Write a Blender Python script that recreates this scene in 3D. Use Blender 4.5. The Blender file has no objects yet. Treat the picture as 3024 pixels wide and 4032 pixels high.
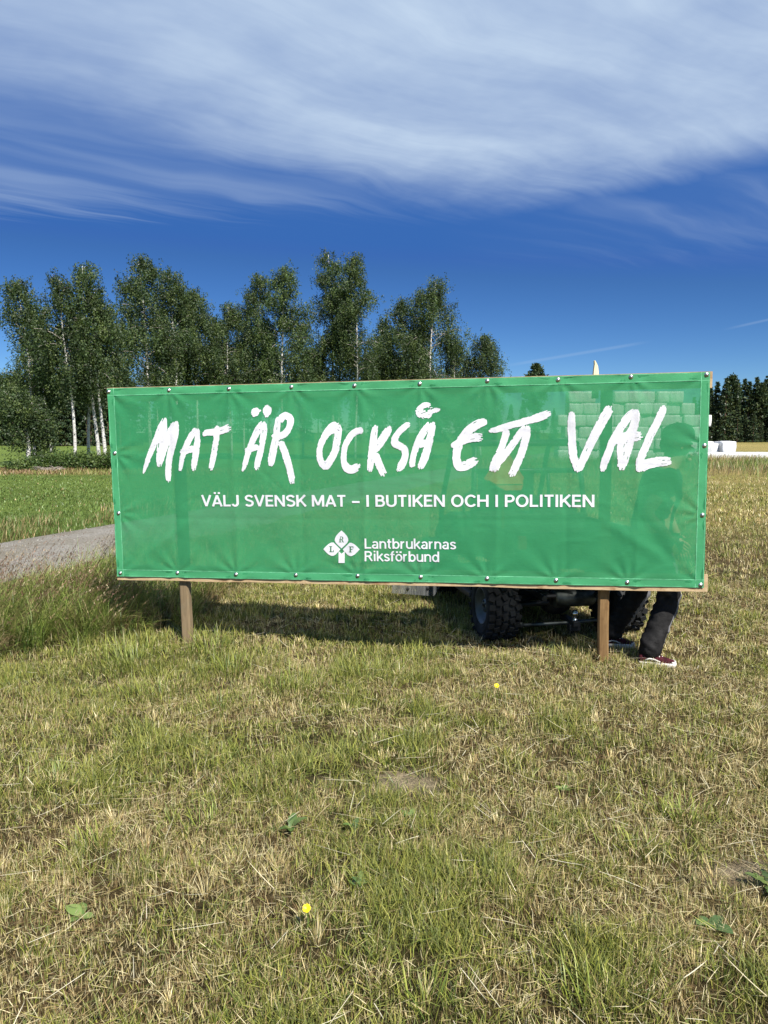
import bpy, bmesh, math, random
import numpy as np
from mathutils import Vector, Matrix, noise as mnoise

SC = bpy.context.scene
COL = SC.collection
R = math.radians

# ------------------------------------------------------------------ camera
CAM_H = 1.6
PITCH = 0.1042
FPX = 3008.0
cam_d = bpy.data.cameras.new('camera')
cam_d.sensor_fit = 'VERTICAL'
cam_d.sensor_height = 36.0
cam_d.lens = 36.0 * FPX / 4032.0
cam_d.clip_start = 0.05
cam_d.clip_end = 4000
cam = bpy.data.objects.new('camera', cam_d)
COL.objects.link(cam)
cam.location = (0, 0, CAM_H)
cam.rotation_euler = (math.pi / 2 - PITCH, 0, 0)
SC.camera = cam

# ------------------------------------------------------------------ exposure
SC.view_settings.view_transform = 'Standard'
SC.view_settings.look = 'None'
SC.view_settings.gamma = 1.0
SC.view_settings.use_curve_mapping = False
SC.view_settings.exposure = 0.80
SC.cycles.use_denoising = True
SC.cycles.max_bounces = 6
SC.cycles.transparent_max_bounces = 12

# ------------------------------------------------------------------ sun
SUN_EL = R(50)
SUN_AZ = R(30)                       # to the right of straight behind the camera
sun_to = Vector((math.sin(SUN_AZ) * math.cos(SUN_EL), -math.cos(SUN_AZ) * math.cos(SUN_EL), math.sin(SUN_EL)))
sun_d = bpy.data.lights.new('sun', 'SUN')
sun_d.energy = 5.0
sun_d.angle = R(0.53)
sun_d.color = (1.0, 0.955, 0.88)
sun = bpy.data.objects.new('sun', sun_d)
COL.objects.link(sun)
sun.rotation_euler = (-sun_to).to_track_quat('-Z', 'Y').to_euler()
sun.location = (20, -30, 40)

# ------------------------------------------------------------------ world
W = bpy.data.worlds.new('World')
SC.world = W
W.use_nodes = True
nt = W.node_tree
nt.nodes.clear()


class NB:
    """small helper for math on node sockets"""
    def __init__(s, tree):
        s.t = tree

    def n(s, kind, **kw):
        nd = s.t.nodes.new(kind)
        for k, v in kw.items():
            setattr(nd, k, v)
        return nd

    def put(s, sock, v):
        if isinstance(v, bpy.types.NodeSocket):
            s.t.links.new(v, sock)
        else:
            sock.default_value = v

    def m(s, op, a, b=0.0, c=None, clamp=False):
        nd = s.n('ShaderNodeMath', operation=op, use_clamp=clamp)
        s.put(nd.inputs[0], a)
        if len(nd.inputs) > 1:
            s.put(nd.inputs[1], b)
        if c is not None:
            s.put(nd.inputs[2], c)
        return nd.outputs[0]

    def smooth(s, v, lo, hi, a=0.0, b=1.0):
        nd = s.n('ShaderNodeMapRange', interpolation_type='SMOOTHSTEP')
        s.put(nd.inputs['Value'], v)
        s.put(nd.inputs['From Min'], lo)
        s.put(nd.inputs['From Max'], hi)
        s.put(nd.inputs['To Min'], a)
        s.put(nd.inputs['To Max'], b)
        return nd.outputs[0]

    def noise(s, vec, scale, detail=4, rough=.55, dist=0.0):
        nd = s.n('ShaderNodeTexNoise')
        if vec is not None:
            s.put(nd.inputs['Vector'], vec)
        s.put(nd.inputs['Scale'], scale)
        s.put(nd.inputs['Detail'], detail)
        s.put(nd.inputs['Roughness'], rough)
        s.put(nd.inputs['Distortion'], dist)
        return nd.outputs[0]

    def mix(s, f, a, b, blend='MIX'):
        nd = s.n('ShaderNodeMix', data_type='RGBA', blend_type=blend)
        s.put(nd.inputs[0], f)
        s.put(nd.inputs[6], a)
        s.put(nd.inputs[7], b)
        return nd.outputs[2]

    def comb(s, x, y, z=0.0):
        nd = s.n('ShaderNodeCombineXYZ')
        s.put(nd.inputs[0], x)
        s.put(nd.inputs[1], y)
        s.put(nd.inputs[2], z)
        return nd.outputs[0]


b = NB(nt)
sky = b.n('ShaderNodeTexSky', sky_type='NISHITA')
sky.sun_disc = False
sky.sun_elevation = SUN_EL
sky.sun_rotation = math.pi - SUN_AZ
sky.altitude = 3000
sky.air_density = 1.0
sky.dust_density = 0.0
sky.ozone_density = 3.0
tc = b.n('ShaderNodeTexCoord')
sep = b.n('ShaderNodeSeparateXYZ')
nt.links.new(tc.outputs['Generated'], sep.inputs[0])
dx, dy, dz = sep.outputs
zc = b.m('MAXIMUM', dz, 0.03)
X = b.m('DIVIDE', dx, zc)
Y = b.m('DIVIDE', dy, zc)
# wispy cirrus sheet on a flat layer; the streaks run from ahead-left to ahead-right
wx = b.m('ADD', X, b.m('MULTIPLY', b.m('SUBTRACT', b.noise(b.comb(X, Y), .7, 3), .5), .7))
wy = b.m('ADD', Y, b.m('MULTIPLY', b.m('SUBTRACT', b.noise(b.comb(Y, X, 3.3), .7, 3), .5), .7))
su = b.m('ADD', b.m('MULTIPLY', wx, .80), b.m('MULTIPLY', wy, .60))
sv = b.m('SUBTRACT', b.m('MULTIPLY', wy, .80), b.m('MULTIPLY', wx, .60))
streak = b.noise(b.comb(b.m('MULTIPLY', su, .38), b.m('MULTIPLY', sv, 2.6)), 1.5, 5, .45, .15)
fine = b.noise(b.comb(b.m('MULTIPLY', su, .8), b.m('MULTIPLY', sv, 7.0), 5.0), 1.9, 5, .5, .2)
big = b.noise(b.comb(X, Y, 1.7), 1.15, 5, .6)
fc = b.n('ShaderNodeFloatCurve')
cv = fc.mapping.curves[0]
for px_, py_ in [(.06, .45), (.1875, .52), (.33, .595), (.425, .645), (.50, .685), (.71, .69), (.80, .63), (.86, .585), (.95, .52)]:
    cv.points.new(px_, py_)
cv.points[0].location = (0, .42)
cv.points[-1].location = (1, .50)
fc.mapping.update()
b.put(fc.inputs[1], b.m('ADD', b.m('MULTIPLY', X, .25), .5, clamp=True))
edge = b.m('MULTIPLY', fc.outputs[0], 5.0)
edgen = b.m('ADD', edge, b.m('ADD', b.m('MULTIPLY', b.m('SUBTRACT', big, .5), .5), b.m('MULTIPLY', b.m('SUBTRACT', fine, .5), .28)))
inside = b.m('SUBTRACT', edgen, Y)
main = b.m('MULTIPLY', b.smooth(inside, -.22, .80), b.smooth(streak, .28, .70, .76, .97))
main = b.m('MULTIPLY', main, b.smooth(big, .28, .68, .66, 1.0))
main = b.m('MULTIPLY', main, b.smooth(Y, .2, 1.5, .35, 1.0))
main = b.m('MULTIPLY', main, b.smooth(X, -1.5, -.1, .50, 1.0))
fib = b.noise(b.comb(b.m('MULTIPLY', su, 1.0), b.m('MULTIPLY', sv, 4.0), 9.0), 2.3, 8, .62, .3)
main = b.m('MULTIPLY', main, b.smooth(fib, .25, .75, .90, 1.05))
vy = b.m('ADD', Y, b.m('MULTIPLY', b.m('SUBTRACT', fine, .5), .8))
veil = b.m('MULTIPLY', b.smooth(b.m('SUBTRACT', 3.75, vy), -.05, .5), b.smooth(X, 1.0, -1.2))
veil = b.m('MULTIPLY', veil, b.smooth(streak, .3, .75, .08, .34))
veil2 = b.m('MULTIPLY', b.smooth(b.m('SUBTRACT', 5.0, vy), .0, 1.6), b.smooth(X, .2, 1.5))
veil2 = b.m('MULTIPLY', veil2, b.smooth(streak, .35, .75, .03, .24))
dens = b.m('MAXIMUM', main, b.m('MAXIMUM', veil, veil2))
# two old, thin condensation trails low in the sky
tx = b.m('DIVIDE', dx, b.m('MAXIMUM', dy, .05))
tz = b.m('DIVIDE', dz, b.m('MAXIMUM', dy, .05))
ridge = b.m('ABSOLUTE', b.m('SUBTRACT', tz, b.m('ADD', .0590, b.m('MULTIPLY', tx, .166))))
tr = b.m('MULTIPLY', b.smooth(ridge, .0030, .0004), b.m('MULTIPLY', b.smooth(tx, .14, .20), b.smooth(tx, .35, .30)))
ridge2 = b.m('ABSOLUTE', b.m('SUBTRACT', tz, b.m('ADD', .0340, b.m('MULTIPLY', tx, .222))))
tr2 = b.m('MULTIPLY', b.smooth(ridge2, .0024, .0004), b.smooth(tx, .43, .47))
dens = b.m('MAXIMUM', dens, b.m('MULTIPLY', b.m('MAXIMUM', tr, tr2), .13))
dens = b.m('MULTIPLY', dens, b.smooth(dz, .0, .05))
hs = b.n('ShaderNodeHueSaturation')
hs.inputs['Saturation'].default_value = 1.13
nt.links.new(sky.outputs[0], hs.inputs['Color'])
gm = b.n('ShaderNodeGamma')
gm.inputs[1].default_value = 1.35
b.put(gm.inputs[0], b.mix(1.0, hs.outputs[0], (.1, .1, .1, 1), 'MULTIPLY'))
skyc = b.mix(1.0, b.mix(1.0, gm.outputs[0], (8.2, 9.3, 10.4, 1), 'MULTIPLY'), (.42, 1.46, 4.55, 1), 'LIGHTEN')
cl = b.mix(dens, skyc, (5.5, 6.8, 8.5, 1))
bg = b.n('ShaderNodeBackground')
b.put(bg.inputs[0], cl)
bg.inputs[1].default_value = 0.0585
out = b.n('ShaderNodeOutputWorld')
nt.links.new(bg.outputs[0], out.inputs[0])

# ------------------------------------------------------------------ helpers
def at(px, py, y):
    """point at depth y (metres ahead) along the sight line of a photo pixel"""
    u, v = (px - 1512) / FPX, (2016 - py) / FPX
    c, s = math.cos(PITCH), math.sin(PITCH)
    d = Vector((u, c + v * s, v * c - s))
    t = y / d.y
    return Vector((0, 0, CAM_H)) + d * t


def gp(px, py, z=0.0):
    u, v = (px - 1512) / FPX, (2016 - py) / FPX
    c, s = math.cos(PITCH), math.sin(PITCH)
    d = Vector((u, c + v * s, v * c - s))
    return Vector((0, 0, CAM_H)) + d * ((z - CAM_H) / d.z)


def tag(o, label=None, cat=None, group=None, kind=None):
    if label: o['label'] = label
    if cat: o['category'] = cat
    if group: o['group'] = group
    if kind: o['kind'] = kind
    return o


def empty(name, loc=(0, 0, 0), rz=0.0):
    o = bpy.data.objects.new(name, None)
    COL.objects.link(o)
    o.location = loc
    o.rotation_euler = (0, 0, rz)
    o.empty_display_size = .2
    return o


def link(name, me, parent=None, mat=None, smooth=False, world=False):
    """world=True: the mesh is in world space although it hangs under a parent"""
    o = bpy.data.objects.new(name, me)
    COL.objects.link(o)
    if mat is not None:
        me.materials.clear()
        for m_ in (mat if isinstance(mat, (list, tuple)) else [mat]):
            me.materials.append(m_)
    if smooth:
        me.polygons.foreach_set('use_smooth', [True] * len(me.polygons))
    if parent is not None:
        o.parent = parent
        if world:
            root, chain = parent, Matrix()
            while root is not None:
                chain = (Matrix.Translation(root.location) @ root.rotation_euler.to_matrix().to_4x4()) @ root.matrix_parent_inverse.inverted() @ chain if False else chain
                root = root.parent
            top = parent
            while top.parent is not None:
                top = top.parent
            if parent is top:
                o.matrix_parent_inverse = (Matrix.Translation(top.location) @ top.rotation_euler.to_matrix().to_4x4()).inverted()
    return o


class MB:
    def __init__(s):
        s.v, s.f, s.mi = [], [], []

    def add(s, verts, faces, mi=0):
        o = len(s.v)
        s.v += [tuple(v) for v in verts]
        s.f += [tuple(i + o for i in f) for f in faces]
        s.mi += [mi] * len(faces)

    def box(s, c, sz, rot=None, mi=0, bev=0.0):
        c = Vector(c)
        hx, hy, hz = sz[0] / 2, sz[1] / 2, sz[2] / 2
        if bev <= 0:
            vs = [Vector((x, y, z)) for z in (-hz, hz) for x, y in ((-hx, -hy), (hx, -hy), (hx, hy), (-hx, hy))]
            fs = [(3, 2, 1, 0), (4, 5, 6, 7), (0, 1, 5, 4), (1, 2, 6, 5), (2, 3, 7, 6), (3, 0, 4, 7)]
        else:
            bm = bmesh.new()
            bmesh.ops.create_cube(bm, size=1.0)
            for v in bm.verts:
                v.co = Vector((v.co.x * sz[0], v.co.y * sz[1], v.co.z * sz[2]))
            bmesh.ops.bevel(bm, geom=list(bm.edges), offset=bev, segments=2, affect='EDGES', profile=.6)
            bm.verts.index_update()
            vs = [v.co.copy() for v in bm.verts]
            fs = [tuple(v.index for v in f.verts) for f in bm.faces]
            bm.free()
        if rot is not None:
            vs = [rot @ v for v in vs]
        s.add([c + v for v in vs], fs, mi)

    def tube(s, pts, rad, n=8, mi=0, caps=True, squash=None):
        pts = [Vector(p) for p in pts]
        if not isinstance(rad, (list, tuple)):
            rad = [rad] * len(pts)
        o = len(s.v)
        ref = None
        for i, p in enumerate(pts):
            t = (pts[min(i + 1, len(pts) - 1)] - pts[max(i - 1, 0)])
            t = t.normalized() if t.length > 1e-9 else Vector((0, 0, 1))
            if ref is None:
                ref = t.orthogonal().normalized()
            else:
                ref = (ref - t * ref.dot(t))
                ref = ref.normalized() if ref.length > 1e-6 else t.orthogonal().normalized()
            bi = t.cross(ref)
            for k in range(n):
                a = 2 * math.pi * k / n
                s.v.append(tuple(p + (ref * math.cos(a) + bi * math.sin(a)) * rad[i]))
        for i in range(len(pts) - 1):
            for k in range(n):
                k2 = (k + 1) % n
                s.f.append((o + i * n + k, o + i * n + k2, o + (i + 1) * n + k2, o + (i + 1) * n + k))
                s.mi.append(mi)
        if caps:
            s.f.append(tuple(o + k for k in reversed(range(n)))); s.mi.append(mi)
            e = o + (len(pts) - 1) * n
            s.f.append(tuple(e + k for k in range(n))); s.mi.append(mi)

    def lathe(s, prof, origin, axis, n=24, mi=0):
        """prof: (radius, along) pairs spun round axis"""
        axis = Vector(axis).normalized()
        a = axis.orthogonal().normalized()
        c = axis.cross(a)
        o = len(s.v)
        for r, h in prof:
            for k in range(n):
                t = 2 * math.pi * k / n
                s.v.append(tuple(Vector(origin) + axis * h + (a * math.cos(t) + c * math.sin(t)) * r))
        for i in range(len(prof) - 1):
            for k in range(n):
                k2 = (k + 1) % n
                s.f.append((o + i * n + k, o + i * n + k2, o + (i + 1) * n + k2, o + (i + 1) * n + k))
                s.mi.append(mi)

    def prism(s, poly, d, mi=0):
        """poly: 3-D outline, extruded along vector d"""
        d = Vector(d)
        n = len(poly)
        vs = [Vector(p) for p in poly] + [Vector(p) + d for p in poly]
        fs = [tuple(range(n)), tuple(reversed(range(n, 2 * n)))] + [(i, i + n, (i + 1) % n + n, (i + 1) % n) for i in range(n)]
        s.add(vs, fs, mi)

    def mesh(s, name):
        me = bpy.data.meshes.new(name)
        me.from_pydata(s.v, [], s.f)
        if any(s.mi):
            me.polygons.foreach_set('material_index', s.mi)
        me.update()
        return me

    def build(s, name, mat, parent=None, smooth=False, world=False):
        return link(name, s.mesh(name), parent, mat, smooth, world)


def np_mesh(name, verts, faces, cols=None):
    """verts (N,3), faces (M,k) -> mesh; cols (N,3) -> colour attribute Col"""
    me = bpy.data.meshes.new(name)
    M, k = faces.shape
    me.vertices.add(len(verts))
    me.vertices.foreach_set('co', np.ascontiguousarray(verts, dtype=np.float32).ravel())
    me.loops.add(M * k)
    me.loops.foreach_set('vertex_index', np.ascontiguousarray(faces, dtype=np.int32).ravel())
    me.polygons.add(M)
    me.polygons.foreach_set('loop_start', np.arange(0, M * k, k, dtype=np.int32))
    me.polygons.foreach_set('loop_total', np.full(M, k, dtype=np.int32))
    me.update(calc_edges=True)
    if cols is not None:
        at_ = me.color_attributes.new('Col', 'FLOAT_COLOR', 'POINT')
        at_.data.foreach_set('color', np.c_[cols, np.ones(len(cols))].astype(np.float32).ravel())
    return me


rng = np.random.default_rng(7)


def vnoise(x, y, seed=0):
    """smooth value noise in 0..1"""
    xi, yi = np.floor(x).astype(np.int64), np.floor(y).astype(np.int64)
    xf, yf = x - xi, y - yi
    xf, yf = xf * xf * (3 - 2 * xf), yf * yf * (3 - 2 * yf)

    def h(a, c):
        n = (a * 374761393 + c * 668265263 + seed * 974711) & 0x7fffffff
        n = ((n ^ (n >> 13)) * 1274126177) & 0x7fffffff
        return ((n ^ (n >> 16)) & 0xffff) / 65535.0
    return (h(xi, yi) * (1 - xf) + h(xi + 1, yi) * xf) * (1 - yf) + (h(xi, yi + 1) * (1 - xf) + h(xi + 1, yi + 1) * xf) * yf


def fbm(x, y, seed=0, o=4):
    s, a, t = 0, .5, 0
    for i in range(o):
        s = s + a * vnoise(x * 2 ** i, y * 2 ** i, seed + i * 17)
        t += a
        a *= .5
    return s / t


def sstep(v, lo, hi):
    t = np.clip((v - lo) / (hi - lo), 0, 1)
    return t * t * (3 - 2 * t)


# ------------------------------------------------------------------ materials
def new_mat(name):
    m = bpy.data.materials.new(name)
    m.use_nodes = True
    m.node_tree.nodes.clear()
    return m, NB(m.node_tree)


def finish(b_, surf, disp=None):
    o = b_.n('ShaderNodeOutputMaterial')
    b_.t.links.new(surf, o.inputs[0])


def pbsdf(b_, col, rough=.6, metal=0.0, spec=.3, normal=None):
    p = b_.n('ShaderNodeBsdfPrincipled')
    b_.put(p.inputs['Base Color'], col)
    b_.put(p.inputs['Roughness'], rough)
    b_.put(p.inputs['Metallic'], metal)
    p.inputs['Specular IOR Level'].default_value = spec
    if normal is not None:
        b_.t.links.new(normal, p.inputs['Normal'])
    return p


def bump(b_, h, strength=.4, dist=.01):
    n = b_.n('ShaderNodeBump')
    n.inputs['Strength'].default_value = strength
    n.inputs['Distance'].default_value = dist
    b_.put(n.inputs['Height'], h)
    return n.outputs[0]


def pos(b_):
    return b_.n('ShaderNodeNewGeometry').outputs['Position']


def objc(b_):
    return b_.n('ShaderNodeTexCoord').outputs['Object']


def mapped(b_, vec, scale):
    mp = b_.n('ShaderNodeMapping')
    b_.put(mp.inputs['Vector'], vec)
    mp.inputs['Scale'].default_value = scale
    return mp.outputs[0]


def simple(name, col, rough=.6, metal=0.0, spec=.3, var=.12, vscale=12, bmp=0.0, bscale=60):
    m, q = new_mat(name)
    v = objc(q)
    n = q.noise(v, vscale, 4)
    c2 = tuple(min(1, c * (1 + var * 2)) for c in col) + (1,)
    c1 = tuple(c * (1 - var * 2) for c in col) + (1,)
    cc = q.mix(q.smooth(n, .3, .7), c1, c2)
    nm = bump(q, q.noise(v, bscale, 3), bmp, .004) if bmp else None
    finish(q, pbsdf(q, cc, rough, metal, spec, nm).outputs[0])
    return m


def leaf_mat(name, trans=.3, tint=(1.0, 1.15, .5), spec=0.04, rough=.45):
    m, q = new_mat(name)
    a = q.n('ShaderNodeAttribute', attribute_name='Col')
    d = q.n('ShaderNodeBsdfDiffuse')
    q.t.links.new(a.outputs['Color'], d.inputs['Color'])
    t = q.n('ShaderNodeBsdfTranslucent')
    q.put(t.inputs['Color'], q.mix(1.0, a.outputs['Color'], tint + (1,), 'MULTIPLY'))
    ms = q.n('ShaderNodeMixShader')
    ms.inputs[0].default_value = trans
    q.t.links.new(d.outputs[0], ms.inputs[1])
    q.t.links.new(t.outputs[0], ms.inputs[2])
    res = ms.outputs[0]
    if spec > 0:
        g = q.n('ShaderNodeBsdfGlossy')
        g.inputs['Roughness'].default_value = rough
        g.inputs['Color'].default_value = (1, 1, 1, 1)
        m2 = q.n('ShaderNodeMixShader')
        m2.inputs[0].default_value = spec
        q.t.links.new(res, m2.inputs[1])
        q.t.links.new(g.outputs[0], m2.inputs[2])
        res = m2.outputs[0]
    finish(q, res)
    return m


M_GRASS = leaf_mat('grass_blades', .22, (1.0, 1.08, .6), .02)
M_LEAF = leaf_mat('birch_leaves', .30, (1.0, 1.25, .45), .02, .55)
M_NEEDLE = leaf_mat('conifer_needles', .05, (1, 1, .6), .02)


# ------------------------------------------------------------------ ground
def hgt(x, y):
    near = sstep(y, 40, 15)
    return (fbm(x * .7 + 50, y * .7 + 50, 3, 3) - .5) * .09 * near + (fbm(x * 3.1 + 9, y * 3.1 + 9, 5, 2) - .5) * .03 * near


def road_c(y):
    """x of the middle of the gravel road at depth y"""
    return -4.62 + (y - 9.6) * .345 + .0006 * (y - 9.6) ** 2


BARE = [(.10, 3.36, .20, .14), (-.28, 3.40, .11, .07), (1.34, 2.60, .16, .12), (-1.02, 2.72, .10, .035)]


def bare(x, y):
    r = np.zeros_like(x)
    wob = (fbm(x * 9, y * 9, 21, 3) - .5) * 1.5
    for cx, cy, rx, ry in BARE:
        d = np.sqrt(((x - cx) / rx) ** 2 + ((y - cy) / ry) ** 2) + wob
        r = np.maximum(r, sstep(d, 1.2, .45))
    return r


def green_amount(x, y):
    """0 = sun-dried mown stubble, 1 = lush"""
    g = fbm(x * 1.1 + 4, y * 1.1, 31, 4)
    g2 = fbm(x * 5.0, y * 5.0 + 7, 37, 3)
    v = sstep(g * .5 + g2 * .5, .42, .66)
    v = v + .40 * sstep(x, .2, -2.2) * sstep(y, 2.0, 4.5)          # lusher towards the bank on the left
    v = v - .25 * sstep(x, .0, 2.2) - .28 * sstep(y, 4.2, 2.2)
    return np.clip(v, 0, 1)


def axis(lo, hi, near_lo, near_hi, step, grow=1.18):
    a = list(np.arange(near_lo, near_hi + 1e-6, step))
    s_, v = step, near_hi
    while v < hi:
        s_ *= grow
        v += s_
        a.append(min(v, hi))
    s_, v = step, near_lo
    pre = []
    while v > lo:
        s_ *= grow
        v -= s_
        pre.append(max(v, lo))
    return np.array(pre[::-1] + a)


gx = axis(-900, 900, -9, 9, .115)
gy = axis(-250, 1500, .8, 16, .115)
GX, GY = np.meshgrid(gx, gy)
GV = np.c_[GX.ravel(), GY.ravel(), hgt(GX.ravel(), GY.ravel())]
nx, ny = len(gx), len(gy)
ii = (np.arange(ny - 1)[:, None] * nx + np.arange(nx - 1)[None, :]).ravel()
GF = np.c_[ii, ii + 1, ii + nx + 1, ii + nx]
x_, y_ = GV[:, 0], GV[:, 1]
ga = green_amount(x_, y_)[:, None]
THATCH = np.array([.10, .076, .038])
THATCH_G = np.array([.07, .066, .028])
base = THATCH * (1 - ga) + THATCH_G * ga
outm = np.maximum(sstep(np.abs(x_) - y_ * .545, .0, .35) * sstep(y_, 16, 12), sstep(y_, 1.8, 1.4))[:, None]   # past the built blades the sheet takes the turf's own colour
base = base * (1 - outm) + (np.array([.30, .25, .115]) * (1 - ga) + np.array([.20, .21, .05]) * ga) * outm
left = sstep(x_ - (road_c(y_)), 1.5, -1.5)[:, None]
FIELD_G = np.array([.115, .17, .042])
FIELD_H = np.array([.30, .255, .105])
fn = fbm(x_ * .25, y_ * .25, 61, 4)[:, None]
lfield = FIELD_G * (.8 + .4 * fn)
st = (.5 + .5 * np.sin(y_ * 1.05 + x_ * .12 + 3 * fbm(x_ * .06, y_ * .12, 71, 3)))[:, None]   # hay swaths
hfield = FIELD_H * (.75 + .35 * fn) * (1 - .5 * st) + np.array([.15, .165, .05]) * (.5 * st)
far = np.where(left > .5, lfield, hfield)
wfar = sstep(y_, 9, 15)[:, None]
wl = np.maximum(wfar, left * sstep(y_, 8.0, 9.5)[:, None])
colg = base * (1 - wl) + far * wl
br = bare(x_, y_)[:, None]
colg = colg * (1 - br) + np.array([.42, .355, .265]) * br
# bare strip and dry margin under the birches on the left
mb = .7 * (sstep(y_, 28.2, 29.2) * sstep(y_, 33.5, 31.0) * sstep(x_, -4, -8))[:, None]
colg = colg * (1 - mb) + np.array([.21, .145, .075]) * mb
m, q = new_mat('ground')
att = q.n('ShaderNodeAttribute', attribute_name='Col')
P_ = pos(q)
n1 = q.noise(P_, 14, 6, .7)
n2 = q.noise(P_, 90, 4, .7)
n3 = q.noise(P_, 330, 3, .7)
nf = q.noise(P_, 1.3, 6, .65)
cc = q.mix(1.0, att.outputs['Color'], q.mix(q.smooth(n1, .25, .75), (.55, .55, .5, 1), (1.35, 1.32, 1.25, 1)), 'MULTIPLY')
cc = q.mix(1.0, cc, q.mix(q.smooth(nf, .3, .7), (.82, .84, .8, 1), (1.15, 1.12, 1.1, 1)), 'MULTIPLY')
cc = q.mix(1.0, cc, q.mix(q.smooth(n2, .3, .7), (.6, .6, .6, 1), (1.35, 1.33, 1.28, 1)), 'MULTIPLY')
cc = q.mix(1.0, cc, q.mix(q.smooth(n3, .35, .65), (.55, .55, .55, 1), (1.5, 1.45, 1.35, 1)), 'MULTIPLY')
finish(q, pbsdf(q, cc, .95, 0, .1, bump(q, q.m('ADD', n1, q.m('ADD', n2, n3)), 1.0, .02)).outputs[0])
M_GROUND = m
gnd = link('ground', np_mesh('ground', GV, GF, colg), None, M_GROUND, True)
tag(gnd, kind='structure')

# gravel road
m, q = new_mat('gravel')
P_ = pos(q)
vo = q.n('ShaderNodeTexVoronoi')
q.put(vo.inputs['Vector'], P_)
vo.inputs['Scale'].default_value = 38
stn = q.n('ShaderNodeSeparateColor')
q.t.links.new(vo.outputs['Color'], stn.inputs[0])
cc = q.mix(stn.outputs[0], (.23, .215, .185, 1), (.32, .30, .262, 1))
cc = q.mix(q.smooth(q.noise(P_, 1.1, 5), .35, .65), cc, q.mix(1.0, cc, (.80, .77, .70, 1), 'MULTIPLY'))
cc = q.mix(q.smooth(vo.outputs['Distance'], .0, .9), cc, q.mix(1.0, cc, (.75, .74, .72, 1), 'MULTIPLY'))
finish(q, pbsdf(q, cc, .95, 0, .1, bump(q, vo.outputs['Distance'], .9, .02)).outputs[0])
M_GRAVEL = m
ry = np.concatenate([np.arange(-25, 20, .35), np.arange(20, 104, 1.5)])
rv, rf = [], []
NRW = 9
for i, y0 in enumerate(ry):
    c0 = road_c(y0)
    wv = 1.28 + .10 * (float(vnoise(np.array([y0 * .8]), np.array([.5]), 5)[0]) - .5)
    wx2 = wv / .944
    for k in range(NRW):
        t = k / (NRW - 1) * 2 - 1
        zz = .05 + .035 * (1 - t * t) - .012 * math.exp(-((abs(t) - .45) / .18) ** 2)
        if k in (0, NRW - 1):
            zz = -.06
        rv.append((c0 + t * wx2, y0, zz))
for i in range(len(ry) - 1):
    for k in range(NRW - 1):
        a = i * NRW + k
        rf.append((a, a + 1, a + NRW + 1, a + NRW))
me = bpy.data.meshes.new('gravel_road')
me.from_pydata(rv, [], rf)
tag(link('gravel_road', me, None, M_GRAVEL, True), kind='structure')

# loose stones on the road, too many to count
N = 2600
ys = 6.5 + rng.random(N) ** 1.2 * 12
xs = road_c(ys) + (rng.random(N) * 2 - 1) * 1.25
sz = .004 + rng.random(N) ** 3 * .012
oc = np.array([[1, 0, 0], [0, 1, 0], [-1, 0, 0], [0, -1, 0], [0, 0, .8], [0, 0, -.5]])
of = np.array([[0, 1, 4], [1, 2, 4], [2, 3, 4], [3, 0, 4]])
an = rng.random(N) * 6.28
ca, sa = np.cos(an), np.sin(an)
vv = oc[None] * sz[:, None, None] * (1 + .5 * (rng.random((N, 6, 3)) - .5))
vx = vv[..., 0] * ca[:, None] - vv[..., 1] * sa[:, None] + xs[:, None]
vy_ = vv[..., 0] * sa[:, None] + vv[..., 1] * ca[:, None] + ys[:, None]
tt = np.clip((xs - road_c(ys)) / 1.3, -1, 1)
vz = vv[..., 2] + (.05 + .035 * (1 - tt * tt) - .005)[:, None]
SV = np.stack([vx, vy_, vz], -1).reshape(-1, 3)
SF = (of[None] + 6 * np.arange(N)[:, None, None]).reshape(-1, 3)
sc_ = np.repeat((np.array([.27, .255, .225]) * (.75 + .5 * rng.random((N, 1)))), 6, 0)
M_STONE = leaf_mat('stones', 0.0, (1, 1, 1), .0)
tag(link('loose_gravel', np_mesh('loose_gravel', SV, SF, sc_), None, M_STONE), 'loose grey stones scattered over the gravel road', 'gravel', kind='stuff')


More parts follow.
